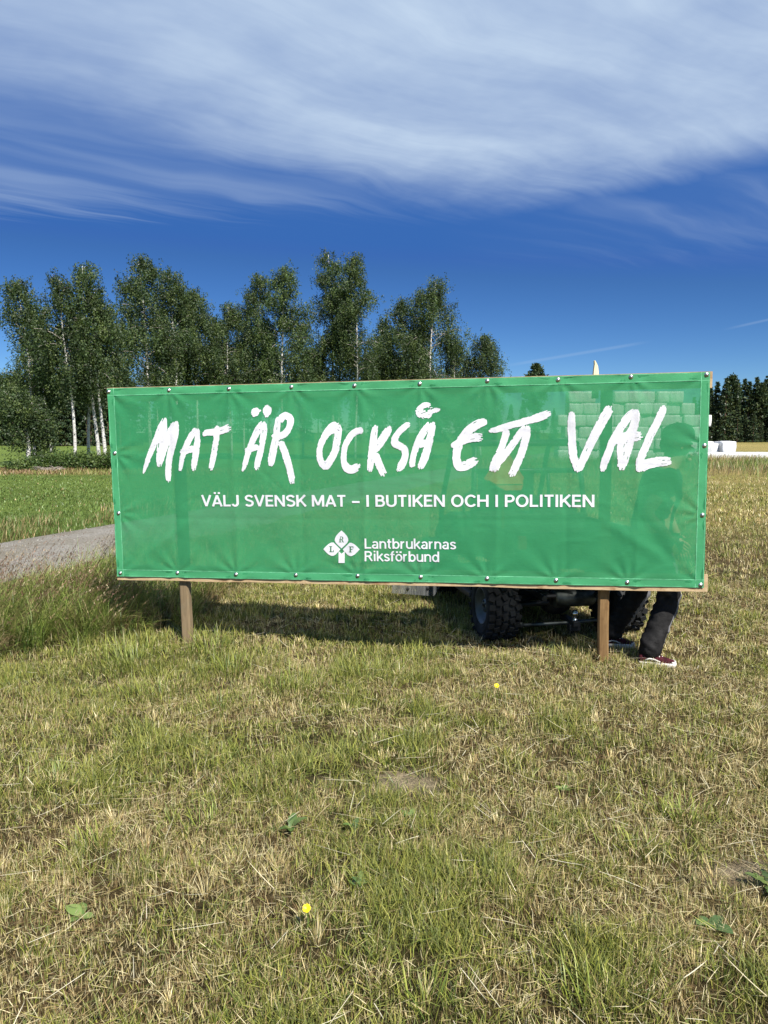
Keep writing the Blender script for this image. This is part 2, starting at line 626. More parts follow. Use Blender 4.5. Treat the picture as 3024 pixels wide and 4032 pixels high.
# ------------------------------------------------------------------ grass
def blades(x, y, z, L, wid, azi, lean, bend, col, tip=None, seg=3, yaw=None):
    """arrays -> verts, tris, cols of curved tapering blades"""
    N = len(x)
    t = np.linspace(0, 1, seg + 1)
    th = lean[:, None] + bend[:, None] * t[None]              # angle from vertical along the blade
    ds = L[:, None] / seg
    r = np.concatenate([np.zeros((N, 1)), np.cumsum(np.sin((th[:, :-1] + th[:, 1:]) / 2) * ds, 1)], 1)
    h = np.concatenate([np.zeros((N, 1)), np.cumsum(np.cos((th[:, :-1] + th[:, 1:]) / 2) * ds, 1)], 1)
    cx = x[:, None] + r * np.cos(azi)[:, None]
    cy = y[:, None] + r * np.sin(azi)[:, None]
    cz = z[:, None] + h
    yw = (azi + np.pi / 2 if yaw is None else yaw)
    sx, sy = np.cos(yw), np.sin(yw)
    w = wid[:, None] * .5 * np.array([.8] + [1.0] * (seg - 1) + [0])[None] * (1 - .35 * t[None])
    lft = np.stack([cx - sx[:, None] * w, cy - sy[:, None] * w, cz], -1)
    rgt = np.stack([cx + sx[:, None] * w, cy + sy[:, None] * w, cz], -1)
    V = np.concatenate([np.stack([lft[:, :-1], rgt[:, :-1]], 2).reshape(N, -1, 3), lft[:, -1:]], 1)   # 2*seg+1 verts
    k = 2 * seg + 1
    F = []
    for i in range(seg - 1):
        F += [(2 * i, 2 * i + 1, 2 * i + 3), (2 * i, 2 * i + 3, 2 * i + 2)]
    F += [(2 * seg - 2, 2 * seg - 1, 2 * seg)]
    F = (np.array(F)[None] + (np.arange(N) * k)[:, None, None]).reshape(-1, 3)
    tip = col if tip is None else tip
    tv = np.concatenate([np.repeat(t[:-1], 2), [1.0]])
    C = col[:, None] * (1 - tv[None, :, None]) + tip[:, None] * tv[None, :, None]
    return V.reshape(-1, 3), F, C.reshape(-1, 3)


class Grass:
    def __init__(s):
        s.V, s.F, s.C, s.n = [], [], [], 0

    def add(s, V, F, C):
        s.V.append(V); s.F.append(F + s.n); s.C.append(C); s.n += len(V)

    def obj(s, name, label, cat):
        me = np_mesh(name, np.concatenate(s.V), np.concatenate(s.F), np.concatenate(s.C))
        return tag(link(name, me, None, M_GRASS), label, cat, kind='stuff')


def rnd(N, lo, hi):
    return lo + (hi - lo) * rng.random(N)


def pick(N, pal, w):
    pal = np.array(pal)
    i = rng.choice(len(pal), N, p=np.array(w) / sum(w))
    return pal[i] * (.58 + .72 * rng.random((N, 1)))


STRAW = [(.56, .46, .22), (.72, .63, .38), (.42, .31, .145), (.22, .145, .07), (.60, .51, .27)]
GREEN = [(.215, .25, .040), (.145, .185, .034), (.335, .345, .072), (.085, .13, .030), (.285, .28, .055)]


def in_view(x, y, m_=.12):
    return np.abs(x) < y * (.503 + m_) + .25


def lawn_cover(x, y):
    """full density in front of the camera, thinner for a couple of metres around"""
    core = (np.abs(x) < y * .545 + .12) & (y > 1.75)
    return core | ((np.abs(x) < y * .545 + 1.9) & (rng.random(len(x)) < .34))


def scatter(y0, y1, dens, x0=None, x1=None):
    """uniform random points on the ground seen by the camera"""
    hw = y1 * .545 + 1.95
    xa, xb = (-hw if x0 is None else x0), (hw if x1 is None else x1)
    N = int((xb - xa) * (y1 - y0) * dens)
    x = rnd(N, xa, xb)
    y = rnd(N, y0, y1)
    k = lawn_cover(x, y)
    return x[k], y[k]


def tallmask(x, y):
    """the unmown bank between lawn and road"""
    e = -1.30 - .62 * (7.6 - y) * .45 - .9 * sstep(y, 6.2, 4.9) + (fbm(x * 1.3, y * 1.3, 81, 3) - .5) * .9
    nearroad = sstep(x - road_c(y), 1.25, 1.7)
    return sstep(x - e, .25, -.35) * nearroad * sstep(y, 4.7, 5.3)


def nopost(x, y):
    k = np.ones(len(x), bool)
    for px, py in ((-1.48, 5.62), (1.50, 5.13)):
        k &= (np.abs(x - px) > .06) | (np.abs(y - py) > .06)
    return k


lawn = Grass()
for (y0, y1, dens, ws, ls) in ((.9, 3.2, 21500, .88, .80), (3.2, 5.2, 12000, 1.15, .85), (5.2, 8.0, 5600, 1.65, 1.0), (8.0, 13.0, 1250, 2.7, 1.2), (13, 22, 220, 5.0, 1.5)):
    x, y = scatter(y0, y1, dens, x0=(-1.5 if y0 > 12 else None))
    k = (rng.random(len(x)) > bare(x, y) * .95) & (rng.random(len(x)) > tallmask(x, y) * .6) & (x > road_c(y) + 1.25) & nopost(x, y)
    tex = fbm(x * 6, y * 6, 91, 3)
    cell = vnoise(x * 22, y * 22, 93)
    k &= rng.random(len(x)) < (.45 + 1.0 * sstep(tex, .3, .6)) * (.48 + .85 * sstep(cell, .25, .6))
    x, y = x[k], y[k]
    N = len(x)
    g = green_amount(x, y)
    tuft = sstep(fbm(x * 4.5 + 3, y * 4.5, 97, 2), .60, .72)          # small dense tufts of longer, fresher grass
    isg = rng.random(N) < np.clip(.19 + .54 * g + .32 * tuft, 0, .92)
    cs = pick(N, STRAW, (3, 1.9, 2.2, 2.4, 2))
    cg = pick(N, GREEN, (3, 3, 1.7, 2, 1.6))
    col = np.where(isg[:, None], cg, cs)
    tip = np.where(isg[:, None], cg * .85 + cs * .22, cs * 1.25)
    col = np.where(isg[:, None], cg * .9, cs * .72)  # blade bottoms darkened as painted shade; straw tips pale where cut
    L = np.where(isg, rnd(N, .025, .068), rnd(N, .02, .055)) * ls * (1 + .75 * tuft + .35 * g) * (.7 + .6 * vnoise(x * 2.3, y * 2.3, 101))
    flat = rng.random(N) < np.where(isg, .12, .30)                       # cut pieces lying down
    lean = np.where(flat, rnd(N, 1.15, 1.52), np.where(isg, rnd(N, .02, .5), rnd(N, .0, .32)))
    L = np.where(flat, L * 1.5, L)
    bend = np.where(flat, rnd(N, -.1, .3), np.where(isg, rnd(N, .0, .9), rnd(N, -.1, .25)))
    wid = np.where(isg, rnd(N, .0022, .0050), rnd(N, .0016, .0036)) * ws
    z = hgt(x, y) + np.where(flat, rnd(N, .004, .03), -.004)
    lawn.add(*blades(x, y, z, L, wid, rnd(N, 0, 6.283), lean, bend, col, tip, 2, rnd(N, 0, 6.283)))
# dense little tufts of stubble and fresh shoots that throw their own small shadows
for (y0, y1, dens, nb_, ws) in ((1.1, 3.4, 58, 30, .9), (3.4, 5.6, 34, 28, 1.2), (5.6, 9.0, 12, 26, 1.8)):
    x, y = scatter(y0, y1, dens)
    k = (x > road_c(y) + 1.4) & (bare(x, y) < .6) & nopost(x, y)
    x, y = x[k], y[k]
    n0 = len(x)
    g = green_amount(x, y)
    isg = np.repeat(rng.random(n0) < .22 + .5 * g, nb_)
    rad = np.repeat(rnd(n0, .012, .045), nb_)
    Lt = np.repeat(rnd(n0, .04, .085), nb_)
    tc_ = np.repeat(.75 + .5 * rng.random(n0), nb_)
    N = n0 * nb_
    an, rr0 = rnd(N, 0, 6.283), np.sqrt(rng.random(N)) * rad
    bx, by = np.repeat(x, nb_) + np.cos(an) * rr0, np.repeat(y, nb_) + np.sin(an) * rr0
    col = np.where(isg[:, None], pick(N, GREEN, (3, 3, 2, 1.5, 2)), pick(N, STRAW, (3, 2.5, 2, 1, 2))) * tc_[:, None]
    lawn.add(*blades(bx, by, hgt(bx, by) - .004, Lt * rnd(N, .5, 1.1), rnd(N, .0018, .0040) * ws, an + rng.normal(0, .5, N), rr0 / .045 * .5 + rnd(N, 0, .25), rnd(N, .05, .6), col, col * 1.12, 2, rnd(N, 0, 6.283)))
# long dry stalks left on top by the mower
x, y = scatter(1.7, 8.0, 60)
w_ = .35 + .9 * sstep(x, -.5, 1.6) + .6 * (fbm(x * .9, y * .9, 111, 2) - .5)
k = (rng.random(len(x)) < w_) & (x > road_c(y) + 1.4)
x, y = x[k], y[k]
N = len(x)
lawn.add(*blades(x, y, hgt(x, y) + rnd(N, .025, .055), rnd(N, .05, .20), rnd(N, .0018, .0034), rnd(N, 0, 6.283), rnd(N, 1.38, 1.58), rnd(N, -.25, .2), pick(N, [(.62, .55, .36), (.55, .45, .26), (.68, .62, .45)], (1, 1, 1)), None, 4))
lawn.obj('mown_grass', 'mown lawn of dry straw and green blades in front of the banner', 'grass')

# clumps of coarse dark green grass standing in the mown lawn
cl_g = Grass()
for cx, cy, n, L0, sp in ((-1.25, 5.35, 220, .20, .22), (-1.75, 5.1, 260, .24, .28), (-1.02, 4.95, 130, .19, .16), (-.95, 4.3, 90, .15, .14), (-.55, 4.55, 150, .15, .20), (-1.35, 4.55, 150, .20, .22), (1.22, 3.0, 170, .11, .16), (.98, 2.75, 150, .09, .15), (-.72, 2.95, 110, .10, .15),
                          (.60, 1.98, 100, .14, .14), (-1.5, 3.35, 120, .11, .2), (1.45, 2.55, 120, .12, .10), (-1.1, 2.75, 60, .12, .08), (.32, 2.5, 110, .09, .16), (.12, 1.95, 60, .12, .1), (-.1, 4.9, 160, .13, .3), (.9, 4.85, 130, .09, .25),
                          (2.0, 4.1, 160, .08, .3), (1.5, 3.7, 150, .09, .25), (-.05, 3.75, 130, .09, .2), (-.62, 3.5, 140, .09, .22)):
    x = cx + rng.normal(0, sp * .55, n)
    y = cy + rng.normal(0, sp * .45, n)
    az = np.arctan2(y - cy, x - cx) + rng.normal(0, .7, n)
    cl_g.add(*blades(x, y, hgt(x, y) - .003, rnd(n, .5, 1.1) * L0 * 1.05, rnd(n, .0022, .0048), az, rnd(n, .05, .45), rnd(n, .2, 1.3), pick(n, GREEN[:2] + [GREEN[3], (.14, .22, .05)], (3, 3, 2, 2)), pick(n, GREEN, (1, 1, 2, .5, 2)), 4))
cl_g.obj('grass_clumps', 'longer dark green grass clumps standing in the mown lawn', 'grass')

# tall unmown grass on the bank at the left, bowed to the right by the wind
tall = Grass()
nc = 2600
cx = rnd(nc, -6.0, -.6)
cy = rnd(nc, 4.7, 9.6)
k = (rng.random(nc) < tallmask(cx, cy) * .95) & in_view(cx, cy)
cx, cy = cx[k], cy[k]
nc, nb_ = len(cx), 36
ht = (1 - .55 * sstep(cx - road_c(cy), 2.6, 1.3)) * (.45 + .6 * tallmask(cx, cy)) * (.55 + .9 * fbm(cx * 1.1 + 2, cy * 1.1, 131, 3))
fresh = rng.random(nc)
drift = rng.normal(.15, .55, nc)
palg = np.array([(.17, .235, .045), (.27, .325, .075), (.105, .165, .038), (.36, .37, .13), (.33, .26, .13), (.25, .165, .09)])
ci = rng.choice(6, nc, p=[.27, .25, .17, .11, .12, .08])
N = nc * nb_
R_ = lambda v: np.repeat(v, nb_)
an = rnd(N, 0, 6.283)
r0 = np.sqrt(rng.random(N)) * .075
x, y = R_(cx) + np.cos(an) * r0, R_(cy) + np.sin(an) * r0
kk = nopost(x, y)
az = np.where(rng.random(N) < .55, R_(drift) + rng.normal(0, .35, N), an + rng.normal(0, .4, N))
col = palg[R_(ci)] * (.60 + .52 * rng.random((N, 1)))
L = R_(ht) * rnd(N, .22, .52)
B_ = (x, y, hgt(x, y) - .01, L, rnd(N, .0026, .0056), az, rnd(N, .03, .45), rnd(N, .35, 1.75), col, col * 1.2)
tall.add(*blades(*[v[kk] for v in B_], 4))
# flowering stalks with feathery brown panicles, bowed to the right
ns = 1150
gx_ = rnd(ns, -6.0, -1.2)
gy_ = rnd(ns, 4.9, 9.4)
k = (rng.random(ns) < tallmask(gx_, gy_) * sstep(fbm(gx_ * 1.2 + 5, gy_ * 1.2, 141, 3), .40, .58)) & in_view(gx_, gy_)
gx_, gy_ = np.repeat(gx_[k], 7), np.repeat(gy_[k], 7)
N = len(gx_)
x, y = gx_ + rng.normal(0, .07, N), gy_ + rng.normal(0, .07, N)
L = rnd(N, .48, .84) * (.62 + .42 * tallmask(x, y)) * (1 - .3 * sstep(x - road_c(y), 2.4, 1.3))
az, le, be = rng.normal(.05, .38, N), rnd(N, .10, .40), rnd(N, .3, 1.15)
cs = pick(N, [(.36, .28, .13), (.45, .38, .20), (.24, .20, .08)], (1, 1, 1))
tall.add(*blades(x, y, hgt(x, y), L, np.full(N, .0024), az, le, be, cs, None, 5))
hr = pick(N, [(.27, .155, .10), (.36, .25, .15), (.20, .11, .085), (.56, .46, .29)], (2.5, 2, 2, 1.4))
for j in range(16):
    f = rnd(N, .68, 1.0)
    nst = 8
    px_, pz_ = np.zeros(N), np.zeros(N)
    for s_ in range(nst):
        th = le + be * f * (s_ + .5) / nst
        px_ += np.sin(th) * L * f / nst
        pz_ += np.cos(th) * L * f / nst
    tall.add(*blades(x + np.cos(az) * px_, y + np.sin(az) * px_, hgt(x, y) + pz_, rnd(N, .02, .05) * (1.25 - f) * 1.6, rnd(N, .003, .0055), az + rng.normal(0, .8, N), le + be * f + rng.normal(0, .35, N), rnd(N, -.1, .5), hr * (.75 + .5 * rng.random((N, 1))), None, 2))
tall.obj('tall_grass', 'tall unmown seeding grass on the bank beside the gravel road', 'grass')

# meadow beyond the road, seen at a distance
mead = Grass()
for (y0, y1, dens, ws, ls) in ((9.5, 15, 620, 3.0, 1.0), (15, 22, 210, 6.0, 1.0), (22, 30, 60, 9, 1.0)):
    x, y = scatter(y0, y1, dens, -y1 * .6, 2.0)
    kv = in_view(x, y)
    x, y = x[kv], y[kv]
    k = x < road_c(y) - 1.25
    x, y = x[k], y[k]
    N = len(x)
    verge = sstep(x - road_c(y), -5.0, -1.4) * sstep(fbm(x * .8, y * .8, 151, 3), .30, .55)
    dry = rng.random(N) < .05 + .42 * verge
    col = np.where(dry[:, None], pick(N, [(.34, .25, .12), (.42, .33, .17), (.25, .16, .08)], (2, 1, 1)), pick(N, [(.125, .19, .045), (.155, .22, .055), (.105, .165, .042)], (3, 2, 2)))
    L = (rnd(N, .03, .085) + .26 * verge * rng.random(N)) * ls
    mead.add(*blades(x, y, hgt(x, y) - .01, L, rnd(N, .002, .004) * ws, rng.normal(.3, 1.2, N), rnd(N, .05, .5), rnd(N, .1, .9), col, col * 1.1, 2))
# uncut strip in front of the wrapped bales on the right, and dry margin below the birches
N = 22000
x = rnd(N, 3, 26)
y = rnd(N, 25.5, 41.5)
k = in_view(x, y) & (rng.random(N) < (.35 + sstep(y, 29, 34)) * sstep(y + (fbm(x * .4, y * .1, 161, 2) - .5) * 6, 25.5, 28.5))
x, y = x[k], y[k]
N = len(x)
pt = fbm(x * .5, y * .5, 171, 3)
dry = rng.random(N) < .12 + .75 * sstep(pt, .45, .62)
col = np.where(dry[:, None], pick(N, [(.30, .22, .10), (.36, .29, .14), (.20, .14, .07)], (2, 2, 1)), pick(N, [(.14, .20, .04), (.20, .25, .06), (.10, .15, .035)], (2, 2, 2)))
mead.add(*blades(x, y, hgt(x, y), rnd(N, .22, .62) * (.6 + .7 * pt), rnd(N, .012, .028), rng.normal(.2, .8, N), rnd(N, .02, .4), rnd(N, .1, 1.0), col, col * 1.15, 2))
N = 9000
x = rnd(N, -20, -5)
y = rnd(N, 28.8, 32.5)
k = in_view(x, y)
x, y = x[k], y[k]
N = len(x)
lf = sstep(x, -13.5, -11.5) * 1.4
col = np.where((rng.random(N) < .35 + .4 * lf)[:, None], pick(N, [(.20, .23, .06), (.28, .24, .09)], (1, 1)), pick(N, [(.30, .19, .10), (.36, .26, .15), (.22, .13, .07)], (1, 1, 1)))
mead.add(*blades(x, y, np.zeros(N), rnd(N, .06, .22), rnd(N, .012, .026), rnd(N, 0, 6.28), rnd(N, .02, .6), rnd(N, .1, 1.0), col, col * 1.1, 2))
N = 3200
x = rnd(N, 14, 24)
y = rnd(N, 38.6, 40.3)
k = in_view(x, y)
x, y = x[k], y[k]
N = len(x)
col = pick(N, [(.30, .23, .10), (.40, .33, .17), (.20, .22, .06)], (2, 2, 2))
mead.add(*blades(x, y, np.zeros(N), rnd(N, .25, .62), rnd(N, .012, .024), rng.normal(.2, .8, N), rnd(N, .02, .4), rnd(N, .1, .9), col, col * 1.15, 2))
# hay stubble across the field at the right, fading into the ground sheet
N = 15000
x = rnd(N, 2.5, 20)
y = rnd(N, 13, 27)
k = in_view(x, y) & (x > road_c(y) + 1.4)
x, y = x[k], y[k]
N = len(x)
sw = .5 + .5 * np.sin(y * 2.1 + x * .25 + 3 * fbm(x * .2, y * .3, 181, 3))
col = np.where((rng.random(N) < .22 + .45 * sw)[:, None], pick(N, GREEN, (2, 2, 2, 1, 2)), pick(N, STRAW, (3, 2, 2, 1, 2)))
mead.add(*blades(x, y, hgt(x, y), rnd(N, .05, .14), rnd(N, .008, .018), rnd(N, 0, 6.28), rnd(N, .05, 1.2), rnd(N, .1, .9), col, col * 1.1, 2))
mead.obj('meadow_grass', 'green and straw coloured meadow grass beyond the road and before the bales', 'grass')

# ------------------------------------------------------------------ trees
m, q = new_mat('birch_bark')
oc_ = objc(q)
band = q.noise(mapped(q, oc_, (3, 3, 16)), 2.2, 5, .7)
blk = q.smooth(band, .56, .62)
zz_ = q.n('ShaderNodeSeparateXYZ')
q.t.links.new(oc_, zz_.inputs[0])
low = q.m('MULTIPLY', q.smooth(q.noise(oc_, 5, 4), .42, .62), q.smooth(zz_.outputs[2], 1.0, .1))
cc = q.mix(q.m('MAXIMUM', blk, low), q.mix(q.noise(oc_, 4, 3), (.45, .43, .40, 1), (.70, .69, .66, 1)), (.035, .03, .027, 1))
finish(q, pbsdf(q, cc, .75, 0, .2, bump(q, band, .5, .02)).outputs[0])
M_BIRCH = m
M_BARK = simple('conifer_bark', (.105, .07, .05), .9, 0, .1, .2, 5, .5, 20)
M_LIMB = simple('birch_limbs', (.30, .27, .24), .85, 0, .1, .3, 3)
M_TWIG = simple('grey_twigs', (.12, .10, .08), .9, 0, .1, .2, 6)


def leaf_quads(c, size, col, nrm_up=.0, aspect=.75):
    """small rhombic leaf faces at points c with random facing"""
    N = len(c)
    a = rng.normal(size=(N, 3))
    a[:, 2] -= nrm_up
    a /= np.linalg.norm(a, axis=1, keepdims=True)
    b2 = rng.normal(size=(N, 3))
    b2 -= a * (a * b2).sum(1, keepdims=True)
    b2 /= np.linalg.norm(b2, axis=1, keepdims=True)
    s_ = size[:, None]
    V = np.stack([c - a * s_ * .55, c + b2 * s_ * aspect * .5 + a * s_ * .35, c - b2 * s_ * aspect * .5 + a * s_ * .45], 1).reshape(-1, 3)
    F = np.arange(3 * N).reshape(N, 3)
    return V, F, np.repeat(col, 3, 0)


def curve_pts(p0, p1, sag, n):
    return [p0.lerp(p1, i / (n - 1)) + Vector((0, 0, sag * math.sin(math.pi * i / (n - 1)))) for i in range(n)]


BLEAF = np.array([(.060, .094, .031), (.045, .074, .028), (.090, .122, .036), (.034, .056, .025)])


def birch(loc, H, width, cbase, seed, label, group, lean=(0, 0), stems=1, tr=.085, nleaf=9000, droop=1.0, tone=1.0, cat='tree', lump=True):
    rr = random.Random(seed)
    root = empty('birch_tree', loc)
    tag(root, label, cat, group)
    wood = MB()
    twig = MB()
    limbs = []
    for sidx in range(stems):
        lx = lean[0] + (sidx - (stems - 1) / 2) * .06 * width
        ly = lean[1] + (rr.random() - .5) * .3
        off = Vector(((sidx - (stems - 1) / 2) * .30, (rr.random() - .5) * .2, 0))
        hs_ = H * (1 if sidx == 0 else rr.uniform(.84, .97))

        def tp(t, off=off, lx=lx, ly=ly, hs_=hs_):
            return off + Vector((lx * t ** 1.3 + .10 * math.sin(t * 5 + seed), ly * t + .10 * math.sin(t * 4 + seed * 2), hs_ * t))
        n = 14
        wood.tube([tp(i / (n - 1)) - Vector((0, 0, .15 if i == 0 else 0)) for i in range(n)], [tr * (1.25 if i == 0 else 1) * (1 - .92 * (i / (n - 1)) ** .95) + .006 for i in range(n)], 8)
        nl = int(46 / stems ** .5)
        for i in range(nl):
            u = (i + rr.random()) / nl
            t = cbase + (1 - cbase) * u ** .92
            prof = (1 - u) ** .75 * min(1, .70 + 1.2 * u)
            L = width * .56 * prof * rr.uniform(.6, 1.15) / (1.0 if stems == 1 else 1.12) + .25
            azm = rr.random() * 6.283
            el = rr.uniform(.45, 1.0) + .35 * u
            p0 = tp(t)
            d = Vector((math.cos(azm), math.sin(azm), 0))
            pts = []
            for k in range(6):
                s_ = k / 5
                pts.append(p0 + d * L * s_ + Vector((0, 0, L * (math.tan(min(el, 1.15)) * .62 * s_ - .55 * droop * s_ * s_))))
            twig.tube(pts, [max(.020 * (1 - u) + .010, .010) * (1 - .8 * k / 5) + .003 for k in range(6)], 4, 0, False)
            limbs.append((pts, L, u))
        limbs.append(([tp(.80 + .04 * k) for k in range(6)], .8, 1.0))
    wood.build('trunk', M_BIRCH, root, True)
    twig.build('branches', M_LIMB, root, True)
    # leaves hang on thin strands below the limbs
    tot = sum(l[1] ** 1.15 + .25 for l in limbs)
    C, S, K = [], [], []
    for pts, L, u in limbs:
        ns = max(3, int(3.4 * nleaf / 15.0 * (L ** 1.15 + .25) / tot))
        tone_l = rr.uniform(.85, 1.15)
        for _ in range(ns):
            s_ = rr.uniform(.36, 1.05) ** .85 * 5
            k = min(int(s_), 4)
            p = pts[k].lerp(pts[k + 1], s_ - k)
            sp = .15 + .10 * L
            p = p + Vector((rr.gauss(0, sp), rr.gauss(0, sp), rr.gauss(0, sp * .8) + .05))
            sl = rr.uniform(.35, 1.1) * droop * (1 - .45 * u)
            nlv = rr.randint(9, 21)
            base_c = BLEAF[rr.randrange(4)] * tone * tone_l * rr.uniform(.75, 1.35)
            jit = rng.normal(0, .055, (nlv, 3))
            tt_ = rng.random(nlv)
            q_ = np.array(p)[None] + jit
            q_[:, 2] -= tt_ * sl
            q_[:, 0] += tt_ * .08 * rr.gauss(.6, 1)
            C.append(q_)
            S.append(rng.uniform(.05, .11, nlv))
            K.append(base_c[None] * (.8 + .4 * rng.random((nlv, 1))))
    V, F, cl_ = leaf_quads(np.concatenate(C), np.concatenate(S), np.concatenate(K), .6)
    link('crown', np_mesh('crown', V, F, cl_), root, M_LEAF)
    return root


def tree_from_px(xt, yt, xb, depth, width_px, cbase_px, label, group, seed, **kw):
    basep = at(xb, 1800, depth)
    top = at(xt, yt, depth)
    H = top.z
    w = width_px / FPX * depth
    cb = (at(xb, cbase_px, depth).z) / H
    return birch((basep.x, depth, 0), H, w, max(.08, cb), seed, label, group, lean=(top.x - basep.x, 0), **kw)


LG = 'birches standing in the row at the left'
MG = 'birches whose tops rise above the banner'
tree_from_px(65, 1122, 150, 36.0, 230, 1580, 'leftmost tall birch, cut by the left edge of the picture', LG, 11, tr=.09, nleaf=8000)
tree_from_px(70, 1560, 112, 32.6, 150, 1740, 'low bushy tree with leaves to the ground at the far left', LG, 12, tr=.12, nleaf=6500, droop=.8, tone=1.05)
tree_from_px(245, 1105, 286, 33.9, 200, 1540, 'slender birch with thin white trunk, second tall one from the left', LG, 13, tr=.08, nleaf=6800)
tree_from_px(345, 1045, 394, 35.0, 270, 1530, 'birch with a double white trunk just left of the banner edge', LG, 14, tr=.088, stems=2, nleaf=10000)
tree_from_px(395, 1220, 350, 36.5, 150, 1520, 'shorter birch with single spotted trunk left of the double-trunked birch', LG, 15, tr=.085, nleaf=3800)
tree_from_px(130, 1290, 205, 60.0, 190, 1500, 'far birch with bare thin trunk by the forest edge at left', LG, 16, tr=.11, nleaf=5500)
tree_from_px(542, 1025, 602, 39.0, 290, 1510, 'tall birch with gleaming white trunk above the banner left corner', MG, 17, tr=.10, nleaf=10500)
tree_from_px(668, 1080, 700, 40.5, 220, 1500, 'birch with thin straight white trunk, second above the banner', MG, 18, tr=.085, nleaf=8500)
tree_from_px(762, 1155, 770, 42.0, 240, 1500, 'dark rounded birch, third above the banner from the left', MG, 19, tr=.075, nleaf=11500)
tree_from_px(900, 1210, 905, 44.0, 190, 1560, 'lower birch in the dip between two taller groups', MG, 20, tr=.07, nleaf=8500)
tree_from_px(1022, 1095, 1010, 45.0, 210, 1560, 'birch with pointed top left of the bright leaning crown', MG, 21, tr=.08, nleaf=10500)
tree_from_px(1105, 1060, 1120, 43.0, 250, 1620, 'lighter green birch with weeping skirt left of the tallest crown', MG, 22, tr=.085, nleaf=12500, tone=1.18)
tree_from_px(1310, 1000, 1330, 44.5, 310, 1580, 'tallest and broadest birch crown above the middle of the banner', MG, 23, tr=.10, stems=2, nleaf=17000)
tree_from_px(1395, 1012, 1404, 43.0, 190, 1480, 'slim birch with bright trunk at the right of the tallest crown', MG, 24, tr=.07, nleaf=8500)
tree_from_px(1508, 1270, 1510, 46.0, 140, 1600, 'small thin birch in the gap right of the tallest crown', MG, 25, tr=.06, nleaf=5000, tone=1.1)
tree_from_px(1588, 1190, 1600, 46.0, 230, 1600, 'birch with flat-topped crown leaning on the weeping birch', MG, 26, tr=.075, nleaf=8500)
tree_from_px(1712, 1112, 1690, 45.0, 350, 1600, 'weeping birch with layered hanging twigs, right end of the row', MG, 27, tr=.09, nleaf=16500, droop=1.35)
tree_from_px(1888, 1335, 1890, 47.0, 190, 1640, 'small round birch, last and lowest at the right of the row', MG, 28, tr=.07, nleaf=8500)
# fillers behind that close the row; tone paints shade into their leaves
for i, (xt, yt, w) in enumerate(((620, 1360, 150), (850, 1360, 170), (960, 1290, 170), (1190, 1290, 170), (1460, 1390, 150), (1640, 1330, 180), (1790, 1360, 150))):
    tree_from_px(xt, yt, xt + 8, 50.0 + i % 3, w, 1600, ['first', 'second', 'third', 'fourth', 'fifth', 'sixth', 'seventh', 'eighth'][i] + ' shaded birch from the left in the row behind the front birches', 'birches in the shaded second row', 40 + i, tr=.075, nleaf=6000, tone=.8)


# ------------------------------------------------------------------ shrubs at the foot of the birches
def shrub(loc, rx, h, seed, label, group, n=2600, tone=1.0):
    rr = random.Random(seed)
    root = empty('leafy_shrub', loc)
    tag(root, label, 'shrub', group)
    wood = MB()
    C, S, K = [], [], []
    for i in range(26):
        a = rr.random() * 6.283
        r = rx * rr.random() ** .6
        tip = Vector((math.cos(a) * r, math.sin(a) * r * .7, h * rr.uniform(.55, 1.0) * (1 - .45 * (r / rx) ** 2)))
        p0 = Vector((tip.x * .25, tip.y * .25, -.05))
        wood.tube([p0, p0.lerp(tip, .5) + Vector((0, 0, .08)), tip], [.014, .009, .003], 4, 0, False)
        nn = int(n / 26)
        t = rng.random(nn) ** .7
        base_c = np.array([(.07, .115, .028), (.055, .10, .028), (.10, .14, .035)])[rr.randrange(3)] * tone * rr.uniform(.8, 1.2)
        q_ = np.array(p0)[None] * (1 - t[:, None]) + np.array(tip)[None] * t[:, None] + rng.normal(0, .13, (nn, 3))
        q_[:, 2] = np.maximum(q_[:, 2], .03)
        C.append(q_)
        S.append(rng.uniform(.06, .12, nn))
        K.append(base_c[None] * (.75 + .5 * rng.random((nn, 1))))
    wood.build('stem', M_TWIG, root)
    V, F, c_ = leaf_quads(np.concatenate(C), np.concatenate(S), np.concatenate(K), .3)
    link('foliage', np_mesh('foliage', V, F, c_), root, M_LEAF)


SG = 'shrubs under the birches at the left'
for i, (px, py, dep, rx, hpx, lab) in enumerate((
        (105, 1868, 31.5, .75, 55, 'dark shrub under the low bushy tree at far left'),
        (190, 1850, 32.6, .80, 110, 'shrub with raised top at the foot of the slender birch'),
        (245, 1845, 32.8, .75, 75, 'low shrub between the slender birch and the double-trunked birch'),
        (300, 1845, 32.6, .80, 95, 'leafy shrub just left of the spotted single trunk'),
        (355, 1850, 32.4, .75, 80, 'leafy shrub in front of the spotted single trunk'),
        (405, 1850, 32.4, .70, 60, 'low shrub hiding the foot of the double trunk'),
        (462, 1855, 32.0, .85, 110, 'shrub beside the left edge of the banner'),
        (540, 1850, 32.5, .9, 90, 'shrub hidden mostly behind the left end of the banner'))):
    g_ = at(px, 1850, dep)
    shrub((g_.x, dep, 0), rx, hpx * .78 / FPX * dep + .05, 60 + i, lab, SG)

# fallen brush pile below the slender birch
g_ = at(192, 1860, 31.2)
mb_ = MB()
rr = random.Random(5)
for i in range(46):
    a = rr.random() * 6.283
    p = Vector((rr.gauss(0, .35), rr.gauss(0, .2), rr.random() * .1))
    d_ = Vector((math.cos(a), math.sin(a) * .5, rr.uniform(-.05, .35))) * rr.uniform(.2, .55)
    mb_.tube([p, p + d_ * .5 + Vector((0, 0, .05)), p + d_], [.014, .011, .005], 4, 0, False)
M_DEAD = simple('dead_brush', (.27, .235, .20), .9, 0, .1, .15, 6)
o = mb_.build('brush_pile', M_DEAD)
o.location = (g_.x, 31.2, 0)
tag(o, 'grey pile of dead branches below the slender birch', 'branches')


